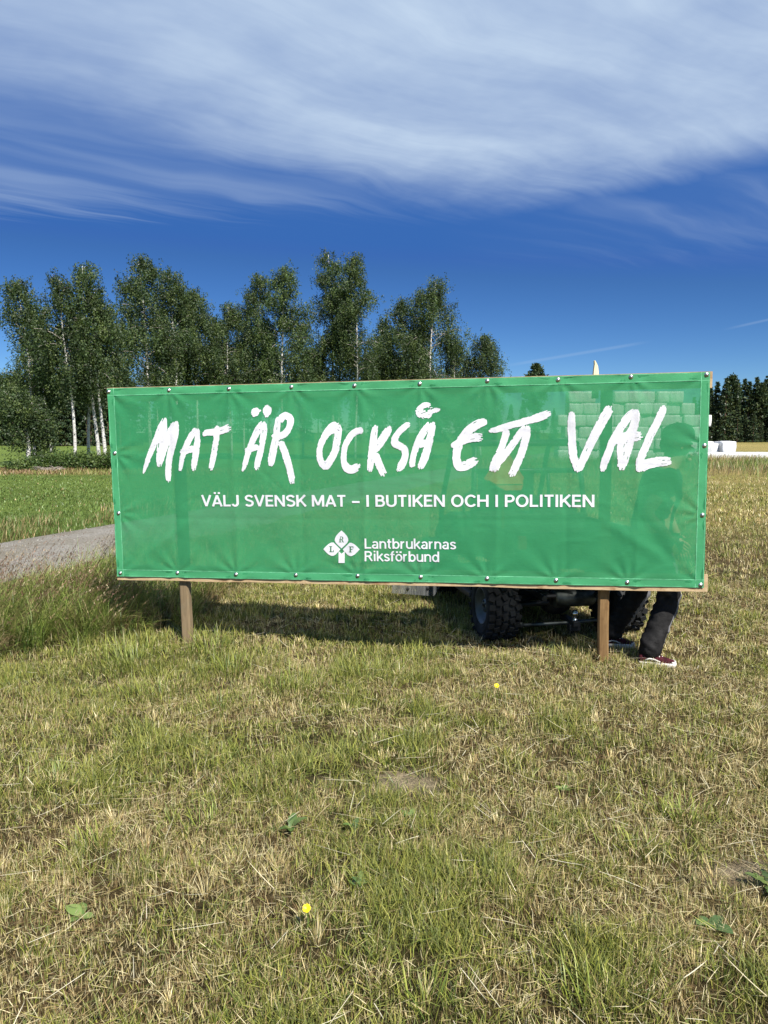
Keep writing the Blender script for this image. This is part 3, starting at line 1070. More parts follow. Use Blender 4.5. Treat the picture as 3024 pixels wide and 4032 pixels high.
# ------------------------------------------------------------------ conifer forest edge
def spruce_meshes(seed, H, Rb, pine=False):
    rr = random.Random(seed)
    tw = MB()
    tw.tube([(0, 0, -.2), (.03, 0, H * .5), (0, .02, H * .97)], [.17, .11, .02], 6)
    x0, d0, L0, c0, w0 = [], [], [], [], []
    lev = int(H * 3.4)
    for i in range(lev):
        t = (i + rr.random()) / lev
        if pine:
            z = H * (.42 + .58 * t)
            Lr = Rb * (1 - t ** 2.2) * rr.uniform(.5, 1.1) * min(1, .5 + 2 * t) + .3
            el = rr.uniform(.0, .5)
        else:
            z = H * (.06 + .94 * t)
            Lr = Rb * (1 - t) ** .85 * rr.uniform(.75, 1.12) + .12
            el = -.28 + .55 * t + rr.gauss(0, .06)
        for k in range(7):
            a = rr.random() * 6.283
            d = np.array([math.cos(a) * math.cos(el), math.sin(a) * math.cos(el), math.sin(el)])
            nn = 11
            col = np.array([(.024, .046, .022), (.034, .058, .026), (.048, .072, .028), (.060, .078, .026)])[rr.randrange(4)] * rr.uniform(.8, 1.25)
            for j in range(nn):
                s_ = rr.uniform(.25, 1.0)
                p = np.array([0, 0, z]) + d * Lr * s_ + np.array([0, 0, (-.18 if not pine else .12) * Lr * s_ * (1 - s_)])
                x0.append(p + rng.normal(0, .05 if not pine else .14, 3))
                dd = d * .7 + rng.normal(0, .55, 3) + np.array([0, 0, -.25 if not pine else .35])
                d0.append(dd / np.linalg.norm(dd))
                L0.append(rr.uniform(.28, .6) * (.55 + .45 * Lr / Rb))
                w0.append(rr.uniform(.07, .16))
                c0.append(col * rr.uniform(.7, 1.35))
    P0, D0, L0, W0, C0 = np.array(x0), np.array(d0), np.array(L0)[:, None], np.array(w0)[:, None], np.array(c0)
    sd = np.cross(D0, rng.normal(size=D0.shape))
    sd /= np.linalg.norm(sd, axis=1, keepdims=True)
    V = np.stack([P0 - sd * W0, P0 + sd * W0, P0 + D0 * L0 + sd * W0 * .25, P0 + D0 * L0 - sd * W0 * .25], 1).reshape(-1, 3)
    F = np.arange(len(V)).reshape(-1, 4)
    return tw.mesh('trunk'), np_mesh('crown', V, F, np.repeat(C0, 4, 0))


var = [spruce_meshes(70 + i, 11.0, (1.9, 2.2, 1.7, 2.4, 2.0)[i]) for i in range(5)]
pvar = [spruce_meshes(90 + i, 11.0, 1.9, True) for i in range(2)]


def conifer(x, y, H, v, label, group, name='spruce_tree', rz=0.0):
    root = empty(name, (x, y, 0), rz)
    s_ = H / 11.0
    root.scale = (s_ * .95, s_ * .95, s_)
    tag(root, label, 'tree', group)
    link('trunk', v[0], root, M_BARK)
    link('crown', v[1], root, M_NEEDLE)


ORD = ['first','second','third','fourth','fifth','sixth','seventh','eighth','ninth','tenth','eleventh','twelfth','thirteenth']
rr = random.Random(3)
FE = 'dark spruces at the edge of the far forest on the right'
tops = [(2768, 1530), (2800, 1525), (2826, 1503), (2862, 1491), (2886, 1481), (2905, 1498), (2934, 1494), (2952, 1502), (2982, 1488), (3000, 1512), (3022, 1484), (3050, 1490), (3078, 1500)]
for i, (px, py) in enumerate(tops):
    dep = 122 + rr.uniform(-3, 3)
    p = at(px, py, dep)
    conifer(p.x, dep, p.z, pvar[i % 2] if i in (4, 9) else var[i % 5], ORD[i] + ' dark spruce of the forest edge, counted rightwards from the banner corner', FE, rz=rr.random() * 6)
for i in range(30):                                                     # ranks behind and the lower front edge
    px = 2772 + i * 11 + rr.uniform(-4, 4)
    dep = 126 + rr.uniform(0, 14) if i % 3 else 118 + rr.uniform(0, 3)
    p = at(px, rr.uniform(1520, 1590) if i % 3 else rr.uniform(1590, 1660), dep)
    conifer(p.x, dep, p.z, var[rr.randrange(5)], 'dark spruce standing within the far forest beyond the bales', 'spruces within the far forest on the right', rz=rr.random() * 6)
for i in range(64):                                                     # forest behind the birches and behind the banner
    px = -60 + i * 45 + rr.uniform(-15, 15)
    dep = 112 + rr.uniform(0, 12)
    hi = 1470 if px < 430 else (1560 if px > 1950 else 1500)
    p = at(px, hi + rr.uniform(0, 70), dep)
    conifer(p.x, dep, p.z, pvar[i % 2] if i % 4 == 1 else var[rr.randrange(5)], 'spruce of the distant forest line behind the birches and the banner', 'distant forest line behind the birches', rz=rr.random() * 6)
for i in range(46):                                                     # nearer wood seen between the left trunks
    px = -50 + i * 12.5 + rr.uniform(-6, 6)
    dep = 88 + rr.uniform(0, 10)
    p = at(px, rr.uniform(1465, 1540), dep)
    conifer(p.x, dep, p.z, pvar[i % 2] if i % 3 == 1 else var[rr.randrange(5)], 'conifer in the dark wood seen between the birch trunks at left', 'conifers in the wood behind the left birches', rz=rr.random() * 6)
p = at(2112, 1437, 92)
conifer(p.x, 92, p.z, pvar[0], 'lone pine whose tip shows above the banner right of centre', None, 'pine_tree')
p = at(465, 1478, 80)
conifer(p.x, 80, p.z, pvar[1], 'pine showing through the gap left above the banner corner', None, 'pine_tree', 1.0)

# ------------------------------------------------------------------ the banner sign
BW, BH = 4.1795, 1.4008
BC = Vector((.0484, 5.3196, .5498))
_yaw, _lean, _br = -.1745, -.0062, .0150
_ux = Vector((math.cos(_yaw), math.sin(_yaw), 0))
_n = Vector((-math.sin(_yaw), math.cos(_yaw), 0))           # points away from the camera
_up = Vector((0, 0, math.cos(_lean))) + _n * math.sin(_lean)
BU = _ux * math.cos(_br) + _up * math.sin(_br)
BV = -_ux * math.sin(_br) + _up * math.cos(_br)
BN = -(BU.cross(BV)) * -1.0
if BN.dot(_n) > 0:
    BN = -BN                                               # BN points towards the camera


def uv_of(px, py):
    """photo pixel -> banner coordinates (u from the middle, v from the bottom edge)"""
    u_, v_ = (px - 1512) / FPX, (2016 - py) / FPX
    c, s_ = math.cos(PITCH), math.sin(PITCH)
    d = Vector((u_, c + v_ * s_, v_ * c - s_))
    o_ = Vector((0, 0, CAM_H))
    t = (BC - o_).dot(BN) / d.dot(BN)
    p = o_ + d * t - BC
    return p.dot(BU), p.dot(BV)


FOLDS = [uv_of(x, 1900)[0] for x in (680, 925, 1187, 1432, 1690, 1955, 2230, 2510)]
TOPX = [430, 665, 903, 1148, 1397, 1653, 1919, 2198, 2484, 2781]
TOPY = [1543, 1537, 1532, 1525, 1519, 1512, 1501, 1496, 1485, 1476]
BOTX = [476, 699, 931, 1166, 1409, 1657, 1918, 2189, 2469, 2758]
BOTY = [2256, 2256, 2261, 2264, 2267, 2272, 2278, 2285, 2293, 2303]
SCREWS = [uv_of(x, y) for x, y in zip(TOPX, TOPY)] + [uv_of(x, y) for x, y in zip(BOTX, BOTY)] + [uv_of(454, 1785), uv_of(468, 2021), uv_of(2773, 1755), uv_of(2764, 2028)]


def sag(u, v):
    """how far the cloth stands off its plane (metres towards the camera), numpy arrays"""
    e = np.minimum(np.minimum(u + BW / 2, BW / 2 - u), np.minimum(v, BH - v))
    pin = sstep(e, .03, .30)
    h = (fbm(u * 1.1 + 10, v * 1.1, 201, 3) - .5) * .030 * pin
    h += (fbm(u * 4 + 10, v * 3.2, 207, 3) - .5) * .012 * (.25 + .75 * pin)
    for i, f in enumerate(FOLDS):
        k = (.0040 + .003 * fbm(v * 3 + i * 7, v * 0 + i, 211, 2))
        w = f + .02 * (fbm(v * 1.5, v * 0 + i * 3, 213, 2) - .5)
        h += (1 if i % 2 else -1) * k * np.exp(-np.abs(u - w) / .028)
    for fv, amp in ((.44, .0022), (.93, .0012)):
        w = fv + .02 * (fbm(u * 1.2, u * 0 + 3, 217, 2) - .5)
        h -= amp * np.exp(-np.abs(v - w) / .022)
    # tension creases fanning out from the fastenings
    for i, (su_, sv_) in enumerate(SCREWS):
        dx_, dy_ = u - su_, v - sv_
        r = np.sqrt(dx_ ** 2 + dy_ ** 2) + 1e-4
        a = np.arctan2(dy_, dx_)
        h += .0055 * np.sin(a * 9 + i * 1.7) * sstep(r, .0, .08) * np.exp(-r / .16) * sstep(r, .015, .07)
    # loose diagonal drag lines in the lower corners
    for su_, sgn in ((-BW / 2, 1), (BW / 2, -1)):
        d_ = (v * .8 - sgn * (u - su_) * .55)
        h += .006 * np.exp(-(d_ / .035) ** 2) * sstep(np.abs(u - su_), 1.1, .25) * pin
        d_ = (v * .55 - sgn * (u - su_) * .75 + .06)
        h -= .005 * np.exp(-(d_ / .04) ** 2) * sstep(np.abs(u - su_), .9, .2) * pin
    # straight crumples from transport
    r9 = np.random.default_rng(5)
    for _ in range(120):
        cu_, cv_ = r9.uniform(-BW / 2, BW / 2), r9.uniform(.05, BH - .05)
        an_ = r9.normal(0, .5) if r9.random() < .55 else r9.normal(1.2, .5)
        ln_, am_ = r9.uniform(.05, .22), r9.uniform(.0008, .0030) * r9.choice((-1, 1))
        al = (u - cu_) * np.cos(an_) + (v - cv_) * np.sin(an_)
        ac = (v - cv_) * np.cos(an_) - (u - cu_) * np.sin(an_) + .25 * al * al / ln_ * r9.normal(0, .5)
        h += am_ * np.exp(-np.abs(ac) / .011) * np.exp(-(al / ln_) ** 4)
    return np.maximum(h + .007, .0008)


_su, _sv = np.linspace(-BW / 2 - .05, BW / 2 + .05, 700), np.linspace(-.05, BH + .05, 260)
_sg = sag(*np.meshgrid(_su, _sv))


def on_banner(u, v, off=0.0):
    u, v = np.asarray(u, float), np.asarray(v, float)
    fu = np.clip((u - _su[0]) / (_su[1] - _su[0]), 0, len(_su) - 1.001)
    fv = np.clip((v - _sv[0]) / (_sv[1] - _sv[0]), 0, len(_sv) - 1.001)
    iu, iv = fu.astype(int), fv.astype(int)
    fu, fv = fu - iu, fv - iv
    h = (_sg[iv, iu] * (1 - fu) + _sg[iv, iu + 1] * fu) * (1 - fv) + (_sg[iv + 1, iu] * (1 - fu) + _sg[iv + 1, iu + 1] * fu) * fv + off
    return np.array(BC)[None] + u[:, None] * np.array(BU)[None] + v[:, None] * np.array(BV)[None] + h[:, None] * np.array(BN)[None]


sign = empty('banner_sign', (BC.x, BC.y, 0))
tag(sign, 'large green cloth banner with white lettering on a wooden frame with two posts', 'banner')


def mesh_cloth(name, col, alpha, rough=.55):
    """woven mesh cloth: part of the light and the view passes between the threads"""
    m_, q_ = new_mat(name)
    P = objc(q_)
    wv = q_.noise(mapped(q_, P, (240, 240, 900)), 1.0, 2)
    wv2 = q_.noise(mapped(q_, P, (5, 5, 60)), 3.0, 3)
    c_ = q_.mix(q_.smooth(wv, .25, .75), tuple(c * .93 for c in col) + (1,), tuple(min(1, c * 1.07) for c in col) + (1,))
    c_ = q_.mix(q_.smooth(wv2, .3, .7), c_, q_.mix(1.0, c_, (.95, .95, .95, 1), 'MULTIPLY'))
    hh = q_.m('ADD', q_.m('MULTIPLY', q_.noise(P, 9, 5, .55), 1.3), q_.m('MULTIPLY', wv, .05))
    p_ = pbsdf(q_, c_, rough, 0, .22, bump(q_, hh, .45, .006))
    tl = q_.n('ShaderNodeBsdfTranslucent')
    q_.put(tl.inputs['Color'], c_)
    ms_ = q_.n('ShaderNodeMixShader')
    ms_.inputs[0].default_value = .10
    q_.t.links.new(p_.outputs[0], ms_.inputs[1])
    q_.t.links.new(tl.outputs[0], ms_.inputs[2])
    tr_ = q_.n('ShaderNodeBsdfTransparent')
    m2 = q_.n('ShaderNodeMixShader')
    m2.inputs[0].default_value = alpha
    q_.t.links.new(tr_.outputs[0], m2.inputs[1])
    q_.t.links.new(ms_.outputs[0], m2.inputs[2])
    finish(q_, m2.outputs[0])
    return m_


M_CLOTH = mesh_cloth('green_banner_cloth', (.040, .272, .112), .875)
M_HEM = mesh_cloth('green_hem_cloth', (.070, .35, .155), .96)
M_PRINT = mesh_cloth('white_print', (.76, .76, .81), .98)
M_STITCH = simple('light_green_stitching', (.13, .43, .23), .7, 0, .2, .1, 40)
M_WOOD_TOP = None


def wood_mat(name, c1, c2, c3, scale=(2.2, 30, 30)):
    m_, q_ = new_mat(name)
    P = objc(q_)
    mv = mapped(q_, P, scale)
    g1 = q_.noise(mv, 1.6, 6, .65, .8)
    g2 = q_.noise(mapped(q_, P, (6, 6, 6)), 1.2, 5, .6)
    c_ = q_.mix(q_.smooth(g1, .3, .7), c1 + (1,), c2 + (1,))
    c_ = q_.mix(q_.smooth(g2, .50, .72), c_, c3 + (1,))
    vk = q_.n('ShaderNodeTexVoronoi')
    q_.put(vk.inputs['Vector'], mapped(q_, P, (3.2, 9, 9)))
    vk.inputs['Scale'].default_value = .8
    c_ = q_.mix(q_.smooth(vk.outputs['Distance'], .10, .05), c_, tuple(x * .35 for x in c1) + (1,))
    finish(q_, pbsdf(q_, c_, .8, 0, .15, bump(q_, g1, .5, .004)).outputs[0])
    return m_


M_BOARD = wood_mat('pale_pine_board', (.42, .29, .16), (.56, .43, .26), (.28, .16, .08))
M_POSTL = wood_mat('weathered_post', (.16, .115, .065), (.25, .185, .11), (.20, .16, .10), (30, 30, 2.2))
M_POSTR = wood_mat('brown_impregnated_post', (.165, .095, .04), (.25, .155, .07), (.13, .07, .032), (30, 30, 2.2))
M_STEEL = simple('zinc_steel', (.50, .50, .50), .38, 1.0, .5, .15, 60)

# cloth
nu, nv = 330, 112
us, vs = np.meshgrid(np.linspace(-BW / 2, BW / 2, nu), np.linspace(0, BH, nv))
V_ = on_banner(us.ravel(), vs.ravel())
ii = (np.arange(nv - 1)[:, None] * nu + np.arange(nu - 1)[None, :]).ravel()
F_ = np.c_[ii, ii + 1, ii + nu + 1, ii + nu]
cloth = link('banner_cloth', np_mesh('banner_cloth', V_, F_), sign, M_CLOTH, True, True)
tag(cloth, 'green mesh cloth with white brush lettering')


def sub(name, me, mat, smooth=False):
    """a sub-part of the cloth, mesh given in world space"""
    o_ = link(name, me, None, mat, smooth)
    o_.parent = cloth
    o_.matrix_parent_inverse = Matrix.Translation(-sign.location) if False else Matrix()
    return o_


# the cloth object itself sits at world identity, so its children do too
def hem_strip(u0, u1, v0, v1, off):
    n1_, n2_ = max(3, int((u1 - u0) / .02)), max(3, int((v1 - v0) / .02))
    a, c = np.meshgrid(np.linspace(u0, u1, n1_), np.linspace(v0, v1, n2_))
    V = on_banner(a.ravel(), c.ravel(), off)
    ii_ = (np.arange(n2_ - 1)[:, None] * n1_ + np.arange(n1_ - 1)[None, :]).ravel()
    return V, np.c_[ii_, ii_ + 1, ii_ + n1_ + 1, ii_ + n1_]


HEM = .052
for (a0, a1, c0, c1) in ((-BW / 2, BW / 2, BH - HEM, BH), (-BW / 2, BW / 2, 0, HEM), (-BW / 2, -BW / 2 + HEM, HEM + .001, BH - HEM - .001), (BW / 2 - HEM, BW / 2, HEM + .001, BH - HEM - .001)):
    V, F = hem_strip(a0, a1, c0, c1, .0012)
    sub('hem', np_mesh('hem', V, F), M_HEM, True)
for (a0, a1, c0, c1) in ((-BW / 2, BW / 2, BH - HEM - .0025, BH - HEM + .0025), (-BW / 2, BW / 2, HEM - .0025, HEM + .0025), (-BW / 2 + HEM - .0025, -BW / 2 + HEM + .0025, 0, BH), (BW / 2 - HEM - .0025, BW / 2 - HEM + .0025, 0, BH),
                         (-BW / 2, BW / 2, BH - .0065, BH - .0035), (-BW / 2, BW / 2, .0035, .0065), (BW / 2 - .0085, BW / 2 - .005, 0, BH), (-BW / 2 + .005, -BW / 2 + .0085, 0, BH)):
    V, F = hem_strip(a0, a1, c0, c1, .0020)
    sub('stitching', np_mesh('stitching', V, F), M_STITCH)

# brush lettering: every stroke is (x, y, width) in enlarged photo coordinates
LET = [
    ('M', (540, 1580, .2411), [
        [(105, 1185, 22), (160, 1020, 68), (230, 830, 85), (310, 640, 92), (400, 430, 112), (452, 275, 62)],
        [(470, 265, 45), (440, 450, 110), (405, 640, 128), (395, 820, 140), (375, 980, 112), (370, 1085, 68)],
        [(400, 1000, 60), (460, 780, 80), (515, 590, 108), (585, 430, 118), (640, 345, 80)],
        [(655, 318, 62), (645, 450, 98), (622, 600, 108), (570, 780, 108), (530, 960, 100), (515, 1140, 95), (515, 1240, 88), (525, 1325, 48)]]),
    ('A', (540, 1580, .2411), [
        [(710, 1145, 52), (735, 1000, 72), (770, 850, 88), (830, 700, 92), (900, 560, 96), (970, 465, 78), (1005, 440, 48)],
        [(1000, 440, 62), (1000, 600, 92), (985, 750, 98), (965, 900, 98), (940, 1050, 92), (935, 1145, 64)],
        [(712, 835, 84), (800, 812, 98), (900, 782, 98), (1045, 762, 84)]]),
    ('T', (540, 1580, .2411), [
        [(1085, 565, 52), (1150, 512, 92), (1300, 500, 108), (1420, 470, 108), (1552, 412, 104)],
        [(1320, 395, 84), (1315, 520, 95), (1295, 700, 95), (1265, 880, 95), (1230, 1050, 86), (1215, 1132, 62)]]),
    ('A', (900, 1570, .2411), [
        [(240, 1188, 34), (285, 1060, 74), (320, 930, 84), (370, 780, 90), (430, 640, 95), (500, 500, 104), (570, 392, 80), (602, 368, 40)],
        [(595, 370, 62), (590, 500, 94), (575, 640, 95), (550, 780, 95), (525, 900, 95), (490, 1030, 95), (475, 1175, 74)],
        [(280, 855, 80), (400, 808, 95), (512, 785, 84)],
        [(425, 300, 78), (445, 225, 122), (490, 150, 66)], [(618, 308, 62), (640, 200, 138), (668, 100, 84)], [(470, 205, 60), (545, 190, 22)]]),
    ('R', (900, 1570, .2411), [
        [(815, 295, 62), (805, 450, 100), (790, 600, 102), (760, 750, 110), (735, 880, 116), (710, 1020, 106), (700, 1105, 72)],
        [(845, 390, 90), (890, 300, 108), (960, 282, 112), (1018, 335, 112), (1012, 430, 100), (960, 540, 100), (880, 600, 100), (780, 632, 112), (706, 642, 112)],
        [(850, 690, 108), (900, 800, 108), (945, 920, 110), (985, 1050, 108), (1020, 1180, 104), (1045, 1300, 94), (1052, 1405, 60)]]),
    ('O', (1230, 1570, .3074), [
        [(352, 318, 56), (285, 362, 122), (198, 435, 92), (150, 520, 78), (115, 600, 70), (102, 700, 70), (115, 790, 76), (160, 852, 92), (195, 848, 96), (250, 770, 86), (295, 680, 86), (320, 580, 86), (335, 470, 82), (338, 370, 92), (300, 400, 80), (235, 420, 60)]]),
    ('C', (1230, 1570, .3074), [
        [(662, 405, 84), (580, 415, 75), (510, 460, 75), (460, 540, 70), (425, 620, 66), (410, 720, 66), (415, 820, 76), (460, 890, 100), (520, 900, 106), (625, 840, 90)]]),
    ('K', (1230, 1570, .3074), [
        [(822, 335, 62), (800, 430, 75), (785, 560, 86), (775, 680, 92), (755, 800, 82), (742, 940, 60)],
        [(1003, 348, 52), (960, 430, 90), (890, 540, 95), (820, 640, 90), (790, 680, 60)],
        [(800, 690, 100), (840, 790, 90), (880, 880, 86), (932, 995, 76)]]),
    ('S', (1230, 1570, .3074), [
        [(1258, 315, 52), (1200, 350, 65), (1120, 420, 70), (1065, 500, 76), (1062, 565, 90), (1120, 605, 82), (1180, 640, 90), (1195, 700, 78), (1180, 780, 82), (1140, 860, 90), (1095, 932, 52)]]),
    ('A', (1230, 1570, .3074), [
        [(1275, 880, 72), (1300, 720, 66), (1340, 600, 76), (1400, 470, 80), (1470, 370, 80), (1530, 300, 60)],
        [(1550, 292, 60), (1530, 420, 75), (1500, 540, 85), (1470, 660, 86), (1430, 780, 90), (1375, 905, 66)],
        [(1330, 592, 88), (1420, 572, 86), (1495, 570, 80)],
        [(1342, 222, 78), (1390, 182, 158), (1450, 155, 196), (1510, 132, 160), (1552, 118, 84)], [(1530, 160, 66), (1640, 132, 34)]]),
    ('E', (1740, 1580, .2773), [
        [(645, 285, 84), (520, 320, 108), (400, 400, 112), (310, 500, 110), (250, 600, 110), (215, 710, 100), (210, 830, 102), (250, 920, 122), (340, 910, 122), (440, 860, 112), (518, 822, 82)],
        [(128, 645, 62), (220, 600, 90), (350, 540, 100), (470, 510, 112), (592, 522, 92)]]),
    ('T', (1740, 1580, .2773), [
        [(665, 428, 52), (800, 395, 76), (950, 350, 86), (1100, 310, 86), (1250, 265, 90), (1400, 220, 102), (1555, 152, 78)],
        [(930, 400, 90), (890, 530, 86), (850, 650, 80), (790, 780, 86), (740, 900, 96), (718, 1015, 70)]]),
    ('T', (1740, 1580, .2773), [
        [(740, 990, 90), (800, 870, 96), (900, 750, 90), (1000, 620, 86), (1100, 470, 86), (1190, 350, 82)],
        [(1218, 340, 72), (1200, 480, 95), (1160, 640, 95), (1110, 790, 96), (1050, 920, 96), (975, 1080, 82)]]),
    ('V', (2200, 1560, .2893), [
        [(175, 208, 72), (175, 400, 88), (180, 600, 88), (195, 780, 96), (230, 920, 90), (265, 1035, 60)],
        [(265, 1025, 60), (310, 920, 90), (370, 780, 96), (440, 630, 100), (520, 470, 106), (600, 320, 112), (670, 200, 108), (714, 112, 60)]]),
    ('A', (2200, 1560, .2893), [
        [(590, 1030, 60), (620, 900, 85), (680, 750, 86), (730, 620, 90), (800, 500, 95), (880, 370, 95), (960, 260, 90), (1055, 185, 58)],
        [(1060, 178, 50), (1040, 300, 90), (1010, 430, 96), (950, 560, 140), (900, 680, 186), (880, 800, 150), (860, 920, 116), (850, 1015, 62)],
        [(740, 600, 112), (900, 560, 120), (1050, 545, 116), (1145, 540, 92)]]),
    ('L', (2200, 1560, .2893), [
        [(1428, 122, 60), (1390, 240, 86), (1330, 370, 86), (1260, 500, 86), (1200, 640, 86), (1140, 780, 90), (1095, 900, 82), (1090, 1045, 60)],
        [(1085, 990, 122), (1180, 930, 122), (1300, 900, 112), (1420, 885, 112), (1535, 882, 92)]]),
]


def catmull(pts, n):
    pts = np.array(pts, float)
    P = np.concatenate([2 * pts[:1] - pts[1:2], pts, 2 * pts[-1:] - pts[-2:-1]])
    out = []
    for i in range(len(pts) - 1):
        p0, p1, p2, p3 = P[i:i + 4]
        for t in np.linspace(0, 1, n, endpoint=False):
            out.append(.5 * ((2 * p1) + (-p0 + p2) * t + (2 * p0 - 5 * p1 + 4 * p2 - p3) * t * t + (-p0 + 3 * p1 - 3 * p2 + p3) * t ** 3))
    out.append(pts[-1])
    return np.array(out)


rr = random.Random(17)
lay = 0
for ch, (ox, oy, sc_l), strokes in LET:
    VV, FF, n0 = [], [], 0
    for st_ in strokes:
        c3 = catmull([(ox + x * sc_l, oy + y * sc_l, w * sc_l) for x, y, w in st_], 9)
        uv = np.array([uv_of(x, y) for x, y, _ in c3])
        wid = c3[:, 2] / FPX * 5.3 * 1.03
        tg = np.gradient(uv, axis=0)
        tg /= np.linalg.norm(tg, axis=1, keepdims=True) + 1e-9
        nr = np.c_[-tg[:, 1], tg[:, 0]]
        ln = np.concatenate([[0], np.cumsum(np.linalg.norm(np.diff(uv, axis=0), axis=1))])
        tot = ln[-1]
        nb = 13
        short = tot < .12
        for j in range(nb):
            f0, f1 = j / nb - .5, (j + 1) / nb - .5
            mid = abs((f0 + f1) / 2) * 2
            round_ = (1 - math.sqrt(max(0, 1 - mid * mid))) * .022
            s0 = round_ + rr.random() ** 2 * .014
            s1 = tot - round_ * .8 - rr.random() ** 1.3 * (.010 if short else .030)
            spans = [(s0, s1)]
            if not short:                                       # dry-brush gaps
                for _ in range(rr.choice((0, 0, 1, 1, 2))):
                    g0 = tot * rr.uniform(.35, .97) if rr.random() < .7 else tot * rr.uniform(.02, .3)
                    gl = rr.uniform(.006, .035)
                    spans = [x for a, c in spans for x in ((a, min(c, g0)), (max(a, g0 + gl), c)) if x[1] - x[0] > .004]
            for gi, (a, c) in enumerate(spans):
                k = max(3, int((c - a) / .009))
                sv_ = np.linspace(a, c, k)
                pu = np.interp(sv_, ln, uv[:, 0]); pv = np.interp(sv_, ln, uv[:, 1])
                nu_ = np.interp(sv_, ln, nr[:, 0]); nv_ = np.interp(sv_, ln, nr[:, 1])
                ww = np.interp(sv_, ln, wid)
                jt = np.array([rr.gauss(0, .0011) for _ in range(k)])
                ov = .0018 if not (j in (3, 7, 10) and gi) else 0
                e0 = f0 * ww - ov + (jt if j == 0 else 0)
                e1 = f1 * ww + ov + (jt if j == nb - 1 else 0)
                A = on_banner(pu + nu_ * e0, pv + nv_ * e0, .0022 + .00003 * (lay % 40))
                B = on_banner(pu + nu_ * e1, pv + nv_ * e1, .0022 + .00003 * (lay % 40))
                VV.append(np.stack([A, B], 1).reshape(-1, 3))
                idx = n0 + np.arange(k - 1) * 2
                FF.append(np.c_[idx, idx + 1, idx + 3, idx + 2])
                n0 += 2 * k
                lay += 1
    o_ = sub('brush_letter', np_mesh('brush_letter', np.concatenate(VV), np.concatenate(FF)), M_PRINT)


# printed sans-serif lines, one object per character; strokes in units of the cap height
def arc(cx, cy, rx, ry, a0, a1, n=12):
    return [(cx + rx * math.cos(R(a0 + (a1 - a0) * i / n)), cy + ry * math.sin(R(a0 + (a1 - a0) * i / n))) for i in range(n + 1)]


